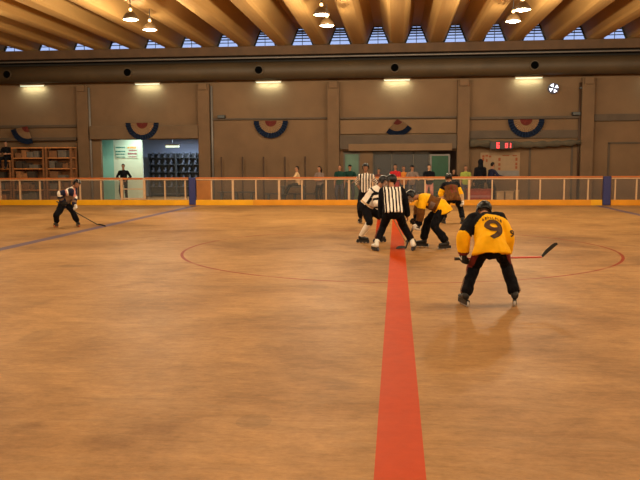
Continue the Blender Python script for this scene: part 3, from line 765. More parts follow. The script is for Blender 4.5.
    def armd(p):
        """(is this point on an arm, which side, 0..1 along the arm)"""
        best = None
        for s in (1, -1):
            for i, (a, b) in enumerate(((sh[s], elb[s]), (elb[s], wr[s]))):
                ab = b-a; t = max(0, min(1, (p-a).dot(ab)/ab.length_squared)); dd = (p-(a+ab*t)).length
                if best is None or dd < best[0]: best = (dd, s, (i+t)/2)
        q = p-P; u = q.dot(S); w_ = q.dot(T)
        inside = abs(u) < .17*k*fat and w_ < tl and w_ > -hem*1.3 and abs(q.dot(F)) < .17*k*fat
        onarm = best[0] < a_*1.35 and (best[2] > .12) and not (inside and abs(u) < .13*k*fat)
        return onarm, best[1], best[2]
    fn = top.get('fn')
    o = obj(top.get('name', 'jersey'), me, mats, root)
    if fn:
        paint(me, lambda c, n: fn((c-P).dot(S)/k, (c-P).dot(F)/k, (c-P).dot(T)/k, armd(c), n))
    shirt = o
    leg = g('legs', {}); lw = leg.get('w', 1.); ll = leg.get('len', .92); bm = bmesh.new()
    loft(bm, [(P+T*.06*k, .160*k, .12*k), (P-T*.02*k, .168*k, .13*k), (P-T*.08*k, .15*k, .125*k)], S, 18)
    for s in (1, -1):
        if ll > .5:
            e = kne[s].lerp(ank[s], ll*2-1); limb(bm, [hip[s], hip[s].lerp(kne[s], .5), kne[s], kne[s].lerp(e, .5), e], [.108*k*lw, .10*k*lw, .084*k*lw, .082*k*lw, leg.get('cuff', .078)*k*lw])
        else: e = hip[s].lerp(kne[s], ll*2); limb(bm, [hip[s], hip[s].lerp(e, .5), e], [.108*k*lw, .105*k*lw, .095*k*lw])
    me = remeshed(bm, max(vx, .011), 3, wob*1.1, 10, 3.3)
    o = obj('trousers' if ll > .5 else 'shorts', me, leg.get('mats', ['cloth_black']), root)
    if leg.get('fn'): 
        lf = leg['fn']
        def lfn(c, n):
            s = 1 if (c-P).dot(S) > 0 else -1
            ss = min((1, -1), key=lambda q: min((c-(hip[q].lerp(kne[q], t))).length for t in (0, .25, .5, .75, 1)) if c.z > kne[q].z else min((c-(kne[q].lerp(ank[q], t))).length for t in (0, .5, 1)))
            if c.z > kne[ss].z: ax = hip[ss], kne[ss], 0
            else: ax = kne[ss], ank[ss], .5
            ab = ax[1]-ax[0]; t = max(0, min(1, (c-ax[0]).dot(ab)/ab.length_squared)); off = c-(ax[0]+ab*t)
            return lf(ss, ax[2]+t/2, off.dot(S)*ss, off.dot(F), n)
        paint(me, lfn)
    if g('socks'):
        for s in (1, -1):
            bm = bmesh.new(); a = kne[s].lerp(ank[s], -.05 if ll <= .5 else (ll*2-1.1)); limb(bm, [a, kne[s].lerp(ank[s], .4), ank[s]], [.075*k, .074*k, .058*k])
            obj('sock', remeshed(bm, .011, 2, .004), sp['socks'][0 if s < 0 else 1], root)
    # --- footwear
    for s in (1, -1):
        toe = V(g('rt' if s > 0 else 'lt', (s*.2, 1, 0))).normalized(); up = V((0, 0, 1)); A = ank[s]; sd = toe.cross(up)
        tilt = (kne[s]-A).normalized()
        bm = bmesh.new()
        if skates:
            limb(bm, [A+tilt*.13*k, A+tilt*.04*k, A-up*.035*k-toe*.02*k], [.056*k, .050*k, .052*k])
            limb(bm, [A-up*.048*k-toe*.035*k, A-up*.05*k+toe*.07*k, A-up*.058*k+toe*.155*k], [(.042*k, .040*k), (.046*k, .040*k), (.040*k, .030*k)], sd)
            b = obj('inline_skate', remeshed(bm, .009, 2), g('boot', 'leather_black'), root)
            z0 = A.z-.095*k
            bm = bmesh.new(); c = A-toe*.0
            q0 = c-toe*.10*k; q1 = c+toe*.19*k
            for aa, bb in ((-.024, -.016), (.016, .024)):
                vs = []
                for q in (q0, q1):
                    for zz in (z0+.012, z0-.045): 
                        for e2 in (aa, bb): vs.append(bm.verts.new((q.x+sd.x*e2, q.y+sd.y*e2, zz)))
                for f in ((0,1,3,2),(4,6,7,5),(0,4,5,1),(2,3,7,6),(0,2,6,4),(1,5,7,3)): bm.faces.new([vs[i] for i in f])
            obj('wheel_frame', bm, g('plate', 'leather_black'), b)
            r = .036
            for w_ in range(4):
                q = c + toe*(-.085+.083*w_)*k; q = V((q.x, q.y, r+.001)); bm = bmesh.new()
                tube(bm, [q-sd*.015, q-sd*.010, q+sd*.010, q+sd*.015], [r*.8, r, r, r*.8], 16); obj('wheel', bm, g('wheel', 'wheel_clear'), b)
            bm = bmesh.new(); p1 = A+tilt*.02*k; tube(bm, [p1-sd*.055*k, p1+toe*.05*k, p1+sd*.055*k], .008, 6); obj('strap', bm, g('strap', 'metal'), b)
        else:
            limb(bm, [A+up*.0, A-up*.045*k-toe*.02*k, A-up*.052*k+toe*.08*k, A-up*.058*k+toe*.165*k], [.042*k, .044*k, .042*k, .034*k])
            b = obj('shoe', remeshed(bm, .010, 2), g('boot', 'leather_black'), root)
            for v in b.data.vertices: v.co.z = max(v.co.z, .004)
    # --- gloves
    if outfit:
        for s in (1, -1):
            hdir = V(g('rhd' if s > 0 else 'lhd', tuple(wr[s]-elb[s]))).normalized(); palm = V(g('rp' if s > 0 else 'lp', (-s, 0, -.2)))
            bm = bmesh.new(); hand(bm, wr[s], hdir, palm, s, g('curl', .9), k*1.25, 1.8)
            fd = (wr[s]-elb[s]).normalized()
            m_ = outfit if isinstance(outfit, str) else outfit[0 if s < 0 else 1]
            gl = obj('glove', remeshed(bm, .008, 1), m_, root)
            bm = bmesh.new(); limb(bm, [wr[s]-fd*.10*k, wr[s]+fd*.02*k], [.066*k, .055*k]); obj('cuff', remeshed(bm, .010, 2), g('glove_cuff', m_), gl)
            bm = bmesh.new(); pn = (palm - hdir*palm.dot(hdir)).normalized(); tt = hdir.cross(pn)
            for zz in (.03, .065):
                q = wr[s]+hdir*zz*k-pn*.028*k; tube(bm, [q-tt*.04*k, q+tt*.04*k], .016*k, 8)
            obj('back_roll', bm, g('glove_roll', 'shell_white'), gl)
    # --- head gear
    HC = H+hu*.03*k
    if g('helmet'):
        hm = sp['helmet']; bm = bmesh.new(); ell(bm, HC, (hr, hf, hu), (.105*k, .128*k, .112*k), 28, 18)
        bmesh.ops.delete(bm, geom=[v for v in bm.verts if (v.co-HC).dot(hu) < (-.062*k if (v.co-HC).dot(hf) < .05*k else .012*k)], context='VERTS')
        hl = obj('helmet', bm, hm, root); so = hl.modifiers.new('solid', 'SOLIDIFY'); so.thickness = .012
        for p in hl.data.polygons: p.use_smooth = True
        for xo, m_ in ((-.042, g('vent', 'cage_steel')), (0, hm), (.042, g('vent', 'cage_steel'))):
            bm = bmesh.new(); pts = []
            for t in range(9):
                a = math.radians(20+t*17); pts.append(HC + hr*xo*k + hf*math.cos(a)*.122*k*math.sqrt(1-(xo/.105)**2) + hu*math.sin(a)*.110*k*math.sqrt(1-(xo/.105)**2))
            tube(bm, pts, .0075*k, 8); obj('vent_ridge', bm, m_, hl)
        for s in (1, -1):
            bm = bmesh.new(); ell(bm, HC+hr*s*.098*k-hu*.045*k-hf*.005*k, (hr, hf, hu), (.012*k, .036*k, .042*k), 12, 8); obj('ear_guard', bm, hm, hl)
        if g('cage', True):
            bm = bmesh.new(); fc = H-hu*.015*k
            for zz in (-.075, -.045, -.015, .015, .04):
                pts = [fc + hu*zz*k + hr*math.sin(a)*.090*k + hf*(math.cos(a)*.125)*k for a in [math.radians(-75+25*i) for i in range(7)]]; tube(bm, pts, .0032*k, 6)
            for a in (-50, -25, 0, 25, 50):
                a = math.radians(a); tube(bm, [fc + hu*zz*k + hr*math.sin(a)*.090*k + hf*math.cos(a)*.125*k for zz in (-.08, 0, .045)], .0032*k, 6)
            obj('face_cage', bm, 'cage_steel', hl)
        bm = bmesh.new(); tube(bm, [H+hr*.08*k-hu*.02*k, H+hr*.055*k+hf*.03*k-hu*.10*k, H+hf*.055*k-hu*.125*k, H-hr*.055*k+hf*.03*k-hu*.10*k, H-hr*.08*k-hu*.02*k], .005*k, 6); obj('chin_strap', bm, 'cloth_black', hl)
    if g('hair') or g('helmet'):
        bm = bmesh.new(); ell(bm, H+hu*.028*k-hf*.006*k, (hr, hf, hu), (.081*k, .098*k, .101*k), 22, 14)
        bmesh.ops.delete(bm, geom=[v for v in bm.verts if (v.co-H).dot(hu) < (.055*k if (v.co-H).dot(hf) > .035*k else (-.0*k if (v.co-H).dot(hf) > -.02*k else -.06*k))], context='VERTS')
        if g('long_hair'):
            for xo in (-.055, -.028, 0, .028, .055): limb(bm, [H+hr*xo*k-hf*.06*k+hu*.04*k, H+hr*xo*1.2*k-hf*.095*k-hu*.07*k, H+hr*xo*1.1*k-hf*.12*k-hu*.24*k], [.03*k, .034*k, .018*k])
        ho = obj('hair', bm, g('hair', 'hair_brown'), root); so = ho.modifiers.new('solid', 'SOLIDIFY'); so.thickness = .008
        for p in ho.data.polygons: p.use_smooth = True
    if g('cap'):
        bm = bmesh.new(); ell(bm, H+hu*.035*k, (hr, hf, hu), (.086*k, .102*k, .092*k), 22, 14)
        bmesh.ops.delete(bm, geom=[v for v in bm.verts if (v.co-H).dot(hu) < .045*k], context='VERTS')
        ell(bm, H+hu*.05*k+hf*.11*k, (hr, hf, hu), (.065*k, .06*k, .008*k)); obj('cap', bm, sp['cap'], root)
    if g('hood'):
        bm = bmesh.new(); ell(bm, H+hu*.01*k-hf*.02*k, (hr, hf, hu), (.105*k, .115*k, .13*k), 20, 12); limb(bm, [H-hu*.06*k-hf*.03*k, ch-F*.03*k], [.09*k, .11*k])
        bmesh.ops.delete(bm, geom=[v for v in bm.verts if (v.co-H).dot(hf) > .055*k], context='VERTS'); ho = obj('hood', bm, sp['hood'], root); so = ho.modifiers.new('solid', 'SOLIDIFY'); so.thickness = .012
    if g('chest_marks'): pass
    root['_'] = 0; del root['_']
    info.update(root=root, shirt=shirt, H=H, hip=hip, kne=kne, ank=ank, wr=wr, hf=hf, hu=hu)
    return info
def world(inf, p):
    r = inf['root']; return Matrix.Translation(r.location) @ Matrix.Rotation(r.rotation_euler.z, 4, 'Z') @ p

def project_on(src_bm, shirt, P, S, U, N, off):
    """lay flat lettering (x, y) onto the cloth: cast from outside along -N"""
    bvh = BVHTree.FromPolygons([v.co.copy() for v in shirt.data.vertices], [tuple(p.vertices) for p in shirt.data.polygons])
    for v in src_bm.verts:
        o = P + S*v.co.x + U*v.co.y
        hit = bvh.ray_cast(o + N*.6, -N)
        d = (hit[0]-o).dot(N) if hit[0] else 0
        v.co = o + N*(d + off)
def text_bm(s, size, ext=.0):
    cu = D.curves.new('t', 'FONT'); cu.body = s; cu.size = size; cu.align_x = 'CENTER'; cu.align_y = 'CENTER'; cu.offset = size*.018
    o = D.objects.new('t', cu); C.objects.link(o); dg = bpy.context.evaluated_depsgraph_get(); dg.update()
    me = D.meshes.new_from_object(o.evaluated_get(dg)); bm = bmesh.new(); bm.from_mesh(me); D.objects.remove(o); D.meshes.remove(me)
    bmesh.ops.triangulate(bm, faces=bm.faces)
    for _ in range(3):
        ed = [e for e in bm.edges if e.calc_length() > .02]
        if ed: bmesh.ops.subdivide_edges(bm, edges=ed, cuts=1); bmesh.ops.triangulate(bm, faces=bm.faces)
    return bm
def letter(inf, s, size, name, x, y, m, parent, N=None, sx=1., arc=0., curve_up=None):
    P, S, T, F = inf['P'], inf['S'], inf['T'], inf['F']
    N = N or -F; bm = text_bm(s, size)
    for v in bm.verts:
        v.co.x *= sx; v.co.y += -arc*(v.co.x**2); v.co.x += x; v.co.y += y
    Sx = T.cross(N).normalized()
    project_on(bm, inf['shirt'], P, Sx, T, N, .006)
    ex = bmesh.ops.extrude_face_region(bm, geom=bm.faces[:])
    for v in [g_ for g_ in ex['geom'] if isinstance(g_, bmesh.types.BMVert)]: v.co += N*.004
    return obj(name, bm, m, parent)

def stick(label, butt, heel, toe, shaft_m='stick_wood', tape=True, blade_m='stick_black', bh=.07, blade_up=None):
    """hockey stick: butt (upper end), heel and toe of the blade, all in world metres"""
    b, h, t = V(butt), V(heel), V(toe)
    e = empty('hockey_stick', tuple(h), label, 'hockey stick'); b -= h; t -= h; h0 = V((0, 0, 0))
    d = (h0-b).normalized()
    bm = bmesh.new(); s_, u_ = frame_of(d); L_ = (h0-b).length
    loft(bm, [(b+d*.0, .019, .014), (b+d*L_*.5, .019, .014), (h0-d*.02, .018, .012)], s_, 12); obj('shaft', bm, shaft_m, e)
    bm = bmesh.new(); tube(bm, [b-d*.01, b+d*.14], .021, 10); obj('grip_tape', bm, 'stick_black', e)
    bm = bmesh.new(); td = t.normalized(); up = V(blade_up) if blade_up else (-d - td*(-d).dot(td)).normalized()
    up = (up - td*up.dot(td)).normalized(); nrm = td.cross(up).normalized(); n = 9; rows = []
    for i in range(n+1):
        q = i/n; c = t*q + nrm*.03*q*q; hh = bh*(.55+.45*math.sin(min(1, q*2.2)*PI/2))*(1 if q < .85 else 1-(q-.85)*3)
        rows.append([bm.verts.new(c + nrm*w + up*z) for w, z in ((-.006, -.004), (.006, -.004), (.004, hh), (-.004, hh))])
    for a, b_ in zip(rows, rows[1:]):
        for j in range(4): bm.faces.new((a[j], a[(j+1) % 4], b_[(j+1) % 4], b_[j]))
    bm.faces.new(rows[0][::-1]); bm.faces.new(rows[-1]); obj('blade', bm, blade_m, e)
    return e

# ---- number nine, foreground player, back to the camera
def fn9(u, v, w, arm, n):
    on, s, t = arm
    if on: 
        if s < 0: return 1 if t < .50 else (2 if t > .93 else 0)
        return 0 if t > .06 else 1
    lim = .415 - (.0 if u > -.02 else (-u-.02)*.85)
    return 1 if w > lim+.02*math.cos(u*9) else 0
def legs9(ss, t, lat, fr, n):
    if .055 < lat and abs(fr) < .05: return 1 if t < .62 else 2
    return 0
p9 = person(dict(loc=(1.20, 9.82, 0), rz=math.radians(4), k=.98, label='hockey player in yellow jersey numbered 9 crouching with his back turned',
    pelvis=(.0, -.08, .79), torso=(-.02, .72, .72), side=(1, 0, 0), head_dir=(.05, .95, .34), look=(-.08, 1, -.2),
    lh=(-.32, .12, .665), rh=(.27, .22, .665), le=(-.55, -.8, .1), re=(.1, -1, 0), lf=(-.31, -.03, .165), rf=(.335, .0, .165), lk=(.15, 1, 0), rk=(.25, 1, 0),
    lt=(-.22, .95, 0), rt=(.22, .95, 0), lhd=(.05, .25, -.95), rhd=(.0, .3, -.95), lp=(.9, .2, 0), rp=(-.9, .1, 0), curl=1.15, gloves='glove_black', glove_cuff='glove_black', skates=True, wheel='wheel_clear',
    helmet='helmet_black', vent='leather_black', voxel=.009, wrinkle=.016, skin='skin_a', strap='wheel_orange',
    top=dict(name='jersey', mats=['cloth_yellow', 'cloth_black', 'cloth_maroon'], fn=fn9, fat=1.2, arm=.092, cuff=.95, hem=.12, flare=1.14, sleeve=.93),
    legs=dict(mats=['cloth_black', 'cloth_maroon', 'cloth_tan'], fn=legs9, w=.98, len=.95, cuff=.088)))
N9 = (-p9['F']*.8 + V((0, -.6, .2))).normalized()
letter(p9, '9', .44, 'jersey_number', .045, .155, 'number_brown', p9['root'], N=N9, sx=1.2)
letter(p9, '9', .15, 'sleeve_number', .235, .24, 'number_brown', p9['root'], N=(V((.45, -.8, .25))).normalized())
wl = world(p9, p9['wr'][-1]); wr_ = world(p9, p9['wr'][1])
# worn name above the number: small dark strokes, too small to read in the photo
bm = bmesh.new(); random.seed(4)
for i in range(8):
    x = -.115 + i*.033; hgt = .038
    for (a, b, c, d) in ((0, .007, 0, hgt), (.007, .02, random.choice([0, .016, .031]), random.choice([.007, .022, .038]))):
        if d < c: c, d = d, c
        if d-c < .005: d = c+.007
        vs = [bm.verts.new(p) for p in ((x+a, c, 0), (x+b, c, 0), (x+b, d, 0), (x+a, d, 0))]; bm.faces.new(vs)
for v in bm.verts: v.co.y += .345 - 1.6*v.co.x**2; v.co.x += .03
project_on(bm, p9['shirt'], p9['P'], p9['T'].cross(N9).normalized(), p9['T'], N9, .006)
obj('name_lettering', bm, 'number_brown', p9['root'])
a = wl + V((-.04, .03, -.075)); b = wr_ + V((0.0, .03, -.075)); d = (b-a).normalized()
hl_ = b + d*.50; hl_.z = b.z - .0
stick('red and black hockey stick held level by the player numbered 9', a - d*.06, hl_, hl_ + V((.19, .06, .17)), 'stick_red', blade_m='stick_black', bh=.045)

R_ = math.radians
# ---- referee with his back turned, in the faceoff group
def fnref(u, v, w, arm, n):
    on, s, t = arm
    if on: return 0
    if abs(u) > .185: return 0
    return 1 if math.sin((u+.0)*2*PI/.070) > -.1 else 0
pr = person(dict(loc=(-.02, 15.75, 0), rz=R_(6), label='referee in black and white striped shirt bending with his back turned at centre',
    pelvis=(-.05, -.10, .85), torso=(-.02, .50, .86), head_dir=(-.02, .45, .85), look=(-.75, .8, -.15), lh=(-.28, .20, .66), rh=(.29, .20, .70), le=(-1, -.1, .2), re=(1, -.1, .2),
    lf=(-.40, -.02, .165), rf=(.38, .02, .165), lk=(.15, 1, 0), rk=(-.1, 1, 0), lt=(-.35, .9, 0), rt=(.3, .95, 0), lhd=(0, .3, -.9), rhd=(0, .3, -.9), curl=.6, skates=True, boot='shell_white', wheel='wheel_dark',
    helmet='helmet_black', vent='helmet_black', cage=False, voxel=.010, wrinkle=.010, skin='skin_a', hair='hair_black',
    top=dict(name='striped_shirt', mats=['cloth_black', 'cloth_white'], fn=fnref, fat=1.24, arm=.080, hem=.05, flare=1.0, sleeve=.95),
    legs=dict(mats=['cloth_black', 'cloth_dark_red', 'cloth_white'], fn=lambda ss, t, lat, fr, n: 1 if (t > .55 and lat > .05) else 0, w=1.0, len=.86, cuff=.080)))
# ---- second referee, upright, behind
def fnref2(u, v, w, arm, n):
    if arm[0]: return 1 if math.sin(arm[2]*60) > .1 else 0
    return 1 if math.sin(u*2*PI/.085) > -.1 else 0
person(dict(loc=(-.92, 22.8, 0), rz=R_(176), label='striped referee standing upright behind the player in white', pelvis=(0, 0, .98), torso=(0, .05, 1), head_dir=(0, .05, 1),
    lh=(-.16, -.14, .98), rh=(.16, -.14, .98), le=(-1, -.5, 0), re=(1, -.5, 0), lf=(-.16, 0, .165), rf=(.16, 0, .165), lt=(-.2, 1, 0), rt=(.2, 1, 0), skates=True, voxel=.012, skin='skin_b', cage=False,
    helmet='helmet_black', vent='helmet_black', hair='hair_black', top=dict(name='striped_shirt', mats=['cloth_black', 'cloth_white'], fn=fnref2, fat=.98, arm=.064, hem=.04, sleeve=.6), legs=dict(mats=['cloth_black'], len=.92)))
# ---- player in white
def fnw(u, v, w, arm, n):
    on, s, t = arm
    if on:
        return 0 if .24 < t < .34 or .44 < t < .60 or .70 < t < .78 else 1
    if w < .04: return 1
    if .40 < w < .44: return 1
    if .05 < w < .09: return 3
    if abs(v) < .035 and w < .34: return 1
    if abs(w-.25) < .10 and abs(u) < .10 and abs(abs(u)-.055) < .03: return 2
    return 0
pw = person(dict(loc=(-.62, 17.4, 0), rz=R_(-100), wo=True, label='hockey player in white and black jersey crouching beside the striped referee',
    pelvis=(-.08, 0, .84), torso=(.50, -.05, .76), side=(0, -1, 0), head_dir=(.5, -.05, .6), look=(1, -.15, -.35), rh=(.28, -.20, .72), lh=(.36, .18, .80), re=(-.4, -.9, .1), le=(0, .9, .1),
    rf=(-.18, -.15, .165), lf=(.20, .02, .165), rk=(.4, -.6, 0), lk=(1, .3, 0), rt=(.9, -.3, 0), lt=(.95, .2, 0), rhd=(.5, .1, -.8), lhd=(.5, -.1, -.8), curl=1.1, skates=True, boot='leather_black', wheel='wheel_dark',
    gloves='glove_black', glove_roll='shell_white', helmet='helmet_black', voxel=.011, wrinkle=.015, skin='skin_a', socks=['cloth_orange_red', 'cloth_white'],
    top=dict(name='jersey', mats=['cloth_white', 'cloth_black', 'cloth_maroon', 'cloth_peach'], fn=fnw, fat=1.24, arm=.086, hem=.12, flare=1.05),
    legs=dict(mats=['cloth_black'], len=.56, w=1.0)))
hr_, hl2 = world(pw, pw['wr'][1]), world(pw, pw['wr'][-1])
hh = hr_ + (hr_-hl2)*0 + V((.40, -.1, -hr_.z+.04)); a = hl2+V((.02, 0, -.06))
stick('hockey stick held down by the player in white', hl2+V((-.10, .05, .30)), V((.22, 17.15, .03)), V((.44, 17.35, .02)), 'stick_wood')

# ---- bent player in yellow facing left
def fnya(u, v, w, arm, n):
    on, s, t = arm
    if on: return 0 if t < .36 else (2 if t < .85 else 1)
    if w > .40: return 0
    if w < .06: return 0
    if u < -.02 and .10 < w < .34: return 3 if (.17 < w < .27 and v > -.03) else 2
    return 0
pa = person(dict(loc=(.84, 16.25, 0), rz=R_(97), wo=True, label='hockey player in yellow and brown jersey bent far forward facing left at the faceoff',
    pelvis=(.13, 0, .88), torso=(-.85, .02, .40), side=(0, 1, 0), head_dir=(-.93, 0, .12), look=(-1, -.1, -.3), rh=(-.40, .12, .62), lh=(-.38, -.16, .44), re=(-.2, .9, .1), le=(-.1, -.9, -.3),
    lf=(.22, -.18, .165), rf=(-.24, .22, .165), lk=(-1, -.3, 0), rk=(-1, .3, 0), lt=(-.9, -.4, 0), rt=(-1, .15, 0), lhd=(-.3, 0, -.9), rhd=(-.4, 0, -.8), lp=(-.3, .8, 0), rp=(-.2, -.9, 0), curl=1.1, skates=True, boot='leather_black', wheel='wheel_clear',
    gloves=('shell_white', 'glove_black'), glove_roll='glove_black', glove_cuff='glove_black', helmet='helmet_black', vent='shell_white', voxel=.010, wrinkle=.016, skin='skin_a',
    top=dict(name='jersey', mats=['cloth_yellow', 'cloth_black', 'cloth_brown', 'cloth_grey'], fn=fnya, fat=1.2, arm=.092, hem=.13, flare=1.1),
    legs=dict(mats=['cloth_black'], w=1.02, len=.93, cuff=.088)))
h1, h2 = world(pa, pa['wr'][1]), world(pa, pa['wr'][-1]); d = (h2-h1).normalized()
stick('hockey stick pointing down to the floor from the bent yellow player', h1-d*.12+V((0, 0, -.05)), V((.20, 15.95, .03)), V((-.02, 16.12, .02)), 'stick_black')
# ---- player behind, in brown and yellow, back turned
def fnyb(u, v, w, arm, n):
    on, s, t = arm
    if on: return 1 if t < .25 else (2 if t < .62 else 3)
    if w > .36: return 1
    if v < .02 and (abs(abs(u)-.05) < .022) and .08 < w < .34: return 4
    return 0
pb = person(dict(loc=(1.72, 22.7, 0), rz=R_(18), wo=True, label='hockey player in brown jersey with yellow and white sleeve, farthest of the yellow team',
    pelvis=(-.04, 0, .78), torso=(-.14, .50, .80), side=(1, .2, 0), head_dir=(-.2, .5, .75), look=(-.4, 1, -.2), rh=(.28, .05, .52), lh=(-.26, .25, .66), re=(.9, -.3, 0), le=(-.9, -.1, .1),
    rf=(.24, -.05, .165), lf=(-.30, .05, .165), rk=(.2, 1, 0), lk=(-.2, 1, 0), rt=(.5, .8, 0), lt=(-.3, .9, 0), curl=1., skates=True, wheel='wheel_dark', gloves=('glove_black', 'shell_white'), helmet='helmet_black', vent='shell_white', voxel=.012, wrinkle=.015, skin='skin_a',
    top=dict(name='jersey', mats=['cloth_brown', 'cloth_black', 'cloth_yellow', 'cloth_peach', 'cloth_maroon'], fn=fnyb, fat=1.25, arm=.088, hem=.10, flare=1.05), legs=dict(mats=['cloth_black'], len=.93)))
# ---- player alone at the left
def fnl(u, v, w, arm, n):
    on, s, t = arm
    if on:
        if t < .18: return 2
        return (1, 3, 1, 1, 2, 1, 0, 1)[int(t*8) % 8]
    if w > .34: return (2 if v < .02 else 3) if .02 < u < .12 else 1
    if u < -.10: return 1
    if w < .0: return 1
    return 0
pl = person(dict(loc=(-9.60, 21.15, 0), rz=R_(-112), wo=True, label='hockey player in dark patterned jersey crouching alone by the blue line',
    pelvis=(-.05, 0, .72), torso=(.52, -.08, .72), side=(.25, -.9, 0), head_dir=(.55, -.1, .6), look=(.9, -.45, -.3), rh=(-.02, -.24, .76), lh=(.30, -.16, .60), re=(-.6, -.5, .1), le=(.7, .1, -.3),
    rf=(-.30, -.05, .165), lf=(.30, .05, .165), rk=(.2, -1, 0), lk=(.6, -.9, 0), rt=(.1, -1, 0), lt=(.6, -.8, 0), rhd=(.4, 0, -.8), lhd=(.5, -.1, -.8), curl=1.1, skates=True, wheel='wheel_orange', boot='leather_black', gloves=('shell_white', 'glove_black'), glove_cuff='glove_black', glove_roll='glove_black',
    helmet='helmet_black', voxel=.012, wrinkle=.015, skin='skin_b', cage=False, top=dict(name='jersey', mats=['cloth_tan', 'cloth_navy', 'cloth_white', 'cloth_pink'], fn=fnl, fat=1.14, arm=.086, hem=.12, flare=1.05), legs=dict(mats=['cloth_black'], len=.94, cuff=.082)))
h1, h2 = world(pl, pl['wr'][1]), world(pl, pl['wr'][-1]); d = (h2-h1).normalized()
stick('hockey stick reaching from the lone player down to the blue line', h1-d*.15+V((0, 0, -.05)), V((-8.80, 21.50, .03)), V((-8.50, 21.40, .02)), 'stick_black')

# ------------------------------------------------------------------ spectators behind the boards
def stand(x, y, rz, label, top, legs='denim', k=1., sleeve=.95, pose=0, **kw):
    lean = {0: 0., 1: .18, 2: .10, 3: .55, 4: .02}[pose]
    if pose == 0: hp = dict(lh=(-.24, .06, .82), rh=(.24, .06, .82))
    elif pose in (1, 3): hp = dict(lh=(-.22, .42, 1.12), rh=(.22, .42, 1.12), lhd=(.2, .9, -.1), rhd=(-.2, .9, -.1), lp=(0, 0, -1), rp=(0, 0, -1))
    elif pose == 2: hp = dict(lh=(-.05, .26, 1.08), rh=(.10, .28, 1.12), lhd=(.9, .2, 0), rhd=(-.9, .2, 0), lp=(0, -1, 0), rp=(0, -1, 0))
    else: hp = dict(lh=(-.17, .10, .98), rh=(.17, .10, .98), le=(-1, -.6, 0), re=(1, -.6, 0))
    hp = {q: (tuple(c*k for c in v) if q in ('lh', 'rh') else v) for q, v in hp.items()}
    sp = dict(loc=(x, y, 0), rz=R_(rz), label=label, k=k, pelvis=(0, -lean*.4, .93*k), torso=(0, lean, 1), head_dir=(0, lean*.8, 1), look=kw.pop('look', (0, 1, 0)), lf=(-.12*k, 0, .085*k), rf=(.12*k, 0, .085*k),
        voxel=.013, wrinkle=.006, hair='hair_black', skin='skin_a', curl=.35, top=dict(name=kw.pop('tn', 'shirt'), mats=[top], fat=.98, arm=.060, hem=.07, sleeve=sleeve), legs=dict(mats=[legs], w=.88, len=.95, cuff=.07))
    sp.update(hp); sp.update(kw); return person(sp)
stand(-13.35, 36.0, 180, 'person in black standing in the lit doorway by the lettered signs', 'cloth_black', 'cloth_black', 1.03, pose=4, skin='skin_b')
# seated pair near the glass screens
e = empty('high_table', (-4.55, 33.6, 0), 'dark high table behind the barrier under the seated person', 'table')
obj('table_top', bx(-.62, .50, -.3, .3, .72, .78), 'bench_dark', e, .01)
for sx in (-.52, .40):
    for sy in (-.24, .24): obj('leg', bx(sx-.03, sx+.03, sy-.03, sy+.03, 0, .72), 'dark_steel', e)
person(dict(loc=(-4.39, 33.6, 0), rz=R_(120), wo=True, label='person in a pale peach shirt sitting on the high table facing left', pelvis=(.0, 0, .88), torso=(-.10, -.05, 1), side=(0, 1, 0), head_dir=(.05, 0, 1), look=(-1, -.5, 0),
    rh=(-.42, .10, 1.10), lh=(-.40, -.20, 1.06), re=(0, .6, -.6), le=(0, -.6, -.6), lf=(-.52, -.40, .42), rf=(-.60, .05, .42), lk=(-.4, -.3, 1), rk=(-.6, 0, 1), lt=(-.9, -.4, 0), rt=(-1, 0, 0), voxel=.013, wrinkle=.006, skin='skin_a', hair='hair_black', k=.96,
    top=dict(name='shirt', mats=['cloth_peach'], fat=1., arm=.062, hem=.06, sleeve=.45), legs=dict(mats=['cloth_black'], w=.9, len=.93)))
stand(-3.42, 33.6, 150, 'person with long black hair and grey top standing right of the seated person', 'cloth_grey', 'cloth_black', .95, .5, 2, long_hair=True, skin='skin_a')
stand(-2.52, 33.7, 170, 'person in dark green shirt, left of two beside the teal door', 'cloth_green', 'denim', .98, .5, 0, skin='skin_a', hair='hair_brown')
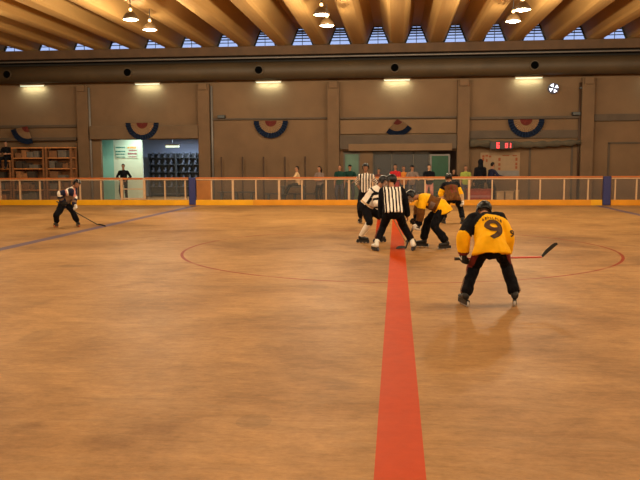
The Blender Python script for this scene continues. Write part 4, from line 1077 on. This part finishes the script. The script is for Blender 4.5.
stand(-2.10, 34.2, 195, 'person in dark green shirt with black cap, right of two beside the teal door', 'cloth_green', 'denim', .98, .5, 4, cap='cloth_black')
stand(-.80, 34.1, 180, 'person in dark red top half hidden behind the upright referee', 'cloth_dark_red', 'denim', .88, .9, 0)
stand(-.05, 33.5, 165, 'person in bright red shirt leaning behind the bent referee', 'cloth_red', 'cloth_red', .99, .95, 2, skin='skin_b')
stand(.32, 34.3, 185, 'person in orange shirt between the red shirt and the grey shirt', 'cloth_orange', 'denim', .94, .5, 0, hair='hair_brown')
stand(.68, 33.4, 190, 'person in greyish pink shirt with dark cap near the window post', 'cloth_grey', 'denim', .97, .5, 1, cap='cloth_black')
stand(1.42, 33.4, 175, 'person with pale face in black shirt left of the green door', 'cloth_black', 'cloth_pink', .98, .5, 2, skin='skin_c')
stand(2.55, 34.3, 200, 'dark clothed person standing right of the green door', 'cloth_black', 'cloth_black', .86, .95, 0, skin='skin_b')
stand(3.04, 33.9, 180, 'person in lime green shirt standing by the wall column', 'cloth_lime', 'denim', .95, .45, 0, hair='hair_brown')
stand(3.66, 33.75, 20, 'person in black hooded jacket bending forward over the red table', 'cloth_black', 'cloth_black', 1.1, .95, 0, hood='cloth_black', tn='jacket', hair='hair_black')
stand(4.20, 34.15, -65, 'person in black shirt turned aside next to the notice board', 'cloth_navy', 'cloth_black', 1.03, .95, 1, skin='skin_a')
# person up on the left shelf
person(dict(loc=(-18.35, 34.2, 0), rz=R_(180), label='dark clothed person sitting high on top of the left wooden shelf', pelvis=(0, -.02, 2.14), torso=(0, .12, 1), head_dir=(0, .15, 1), look=(0, 1, -.2), lh=(-.16, .30, 2.30), rh=(.16, .30, 2.30),
    lf=(-.16, .46, 1.68), rf=(.16, .46, 1.68), lk=(-.1, 1, .4), rk=(.1, 1, .4), voxel=.013, wrinkle=.006, skin='skin_b', hair='hair_black', k=.95, top=dict(name='shirt', mats=['cloth_black'], fat=1., arm=.062, hem=.06, sleeve=.4), legs=dict(mats=['cloth_black'], w=.9, len=.93)))
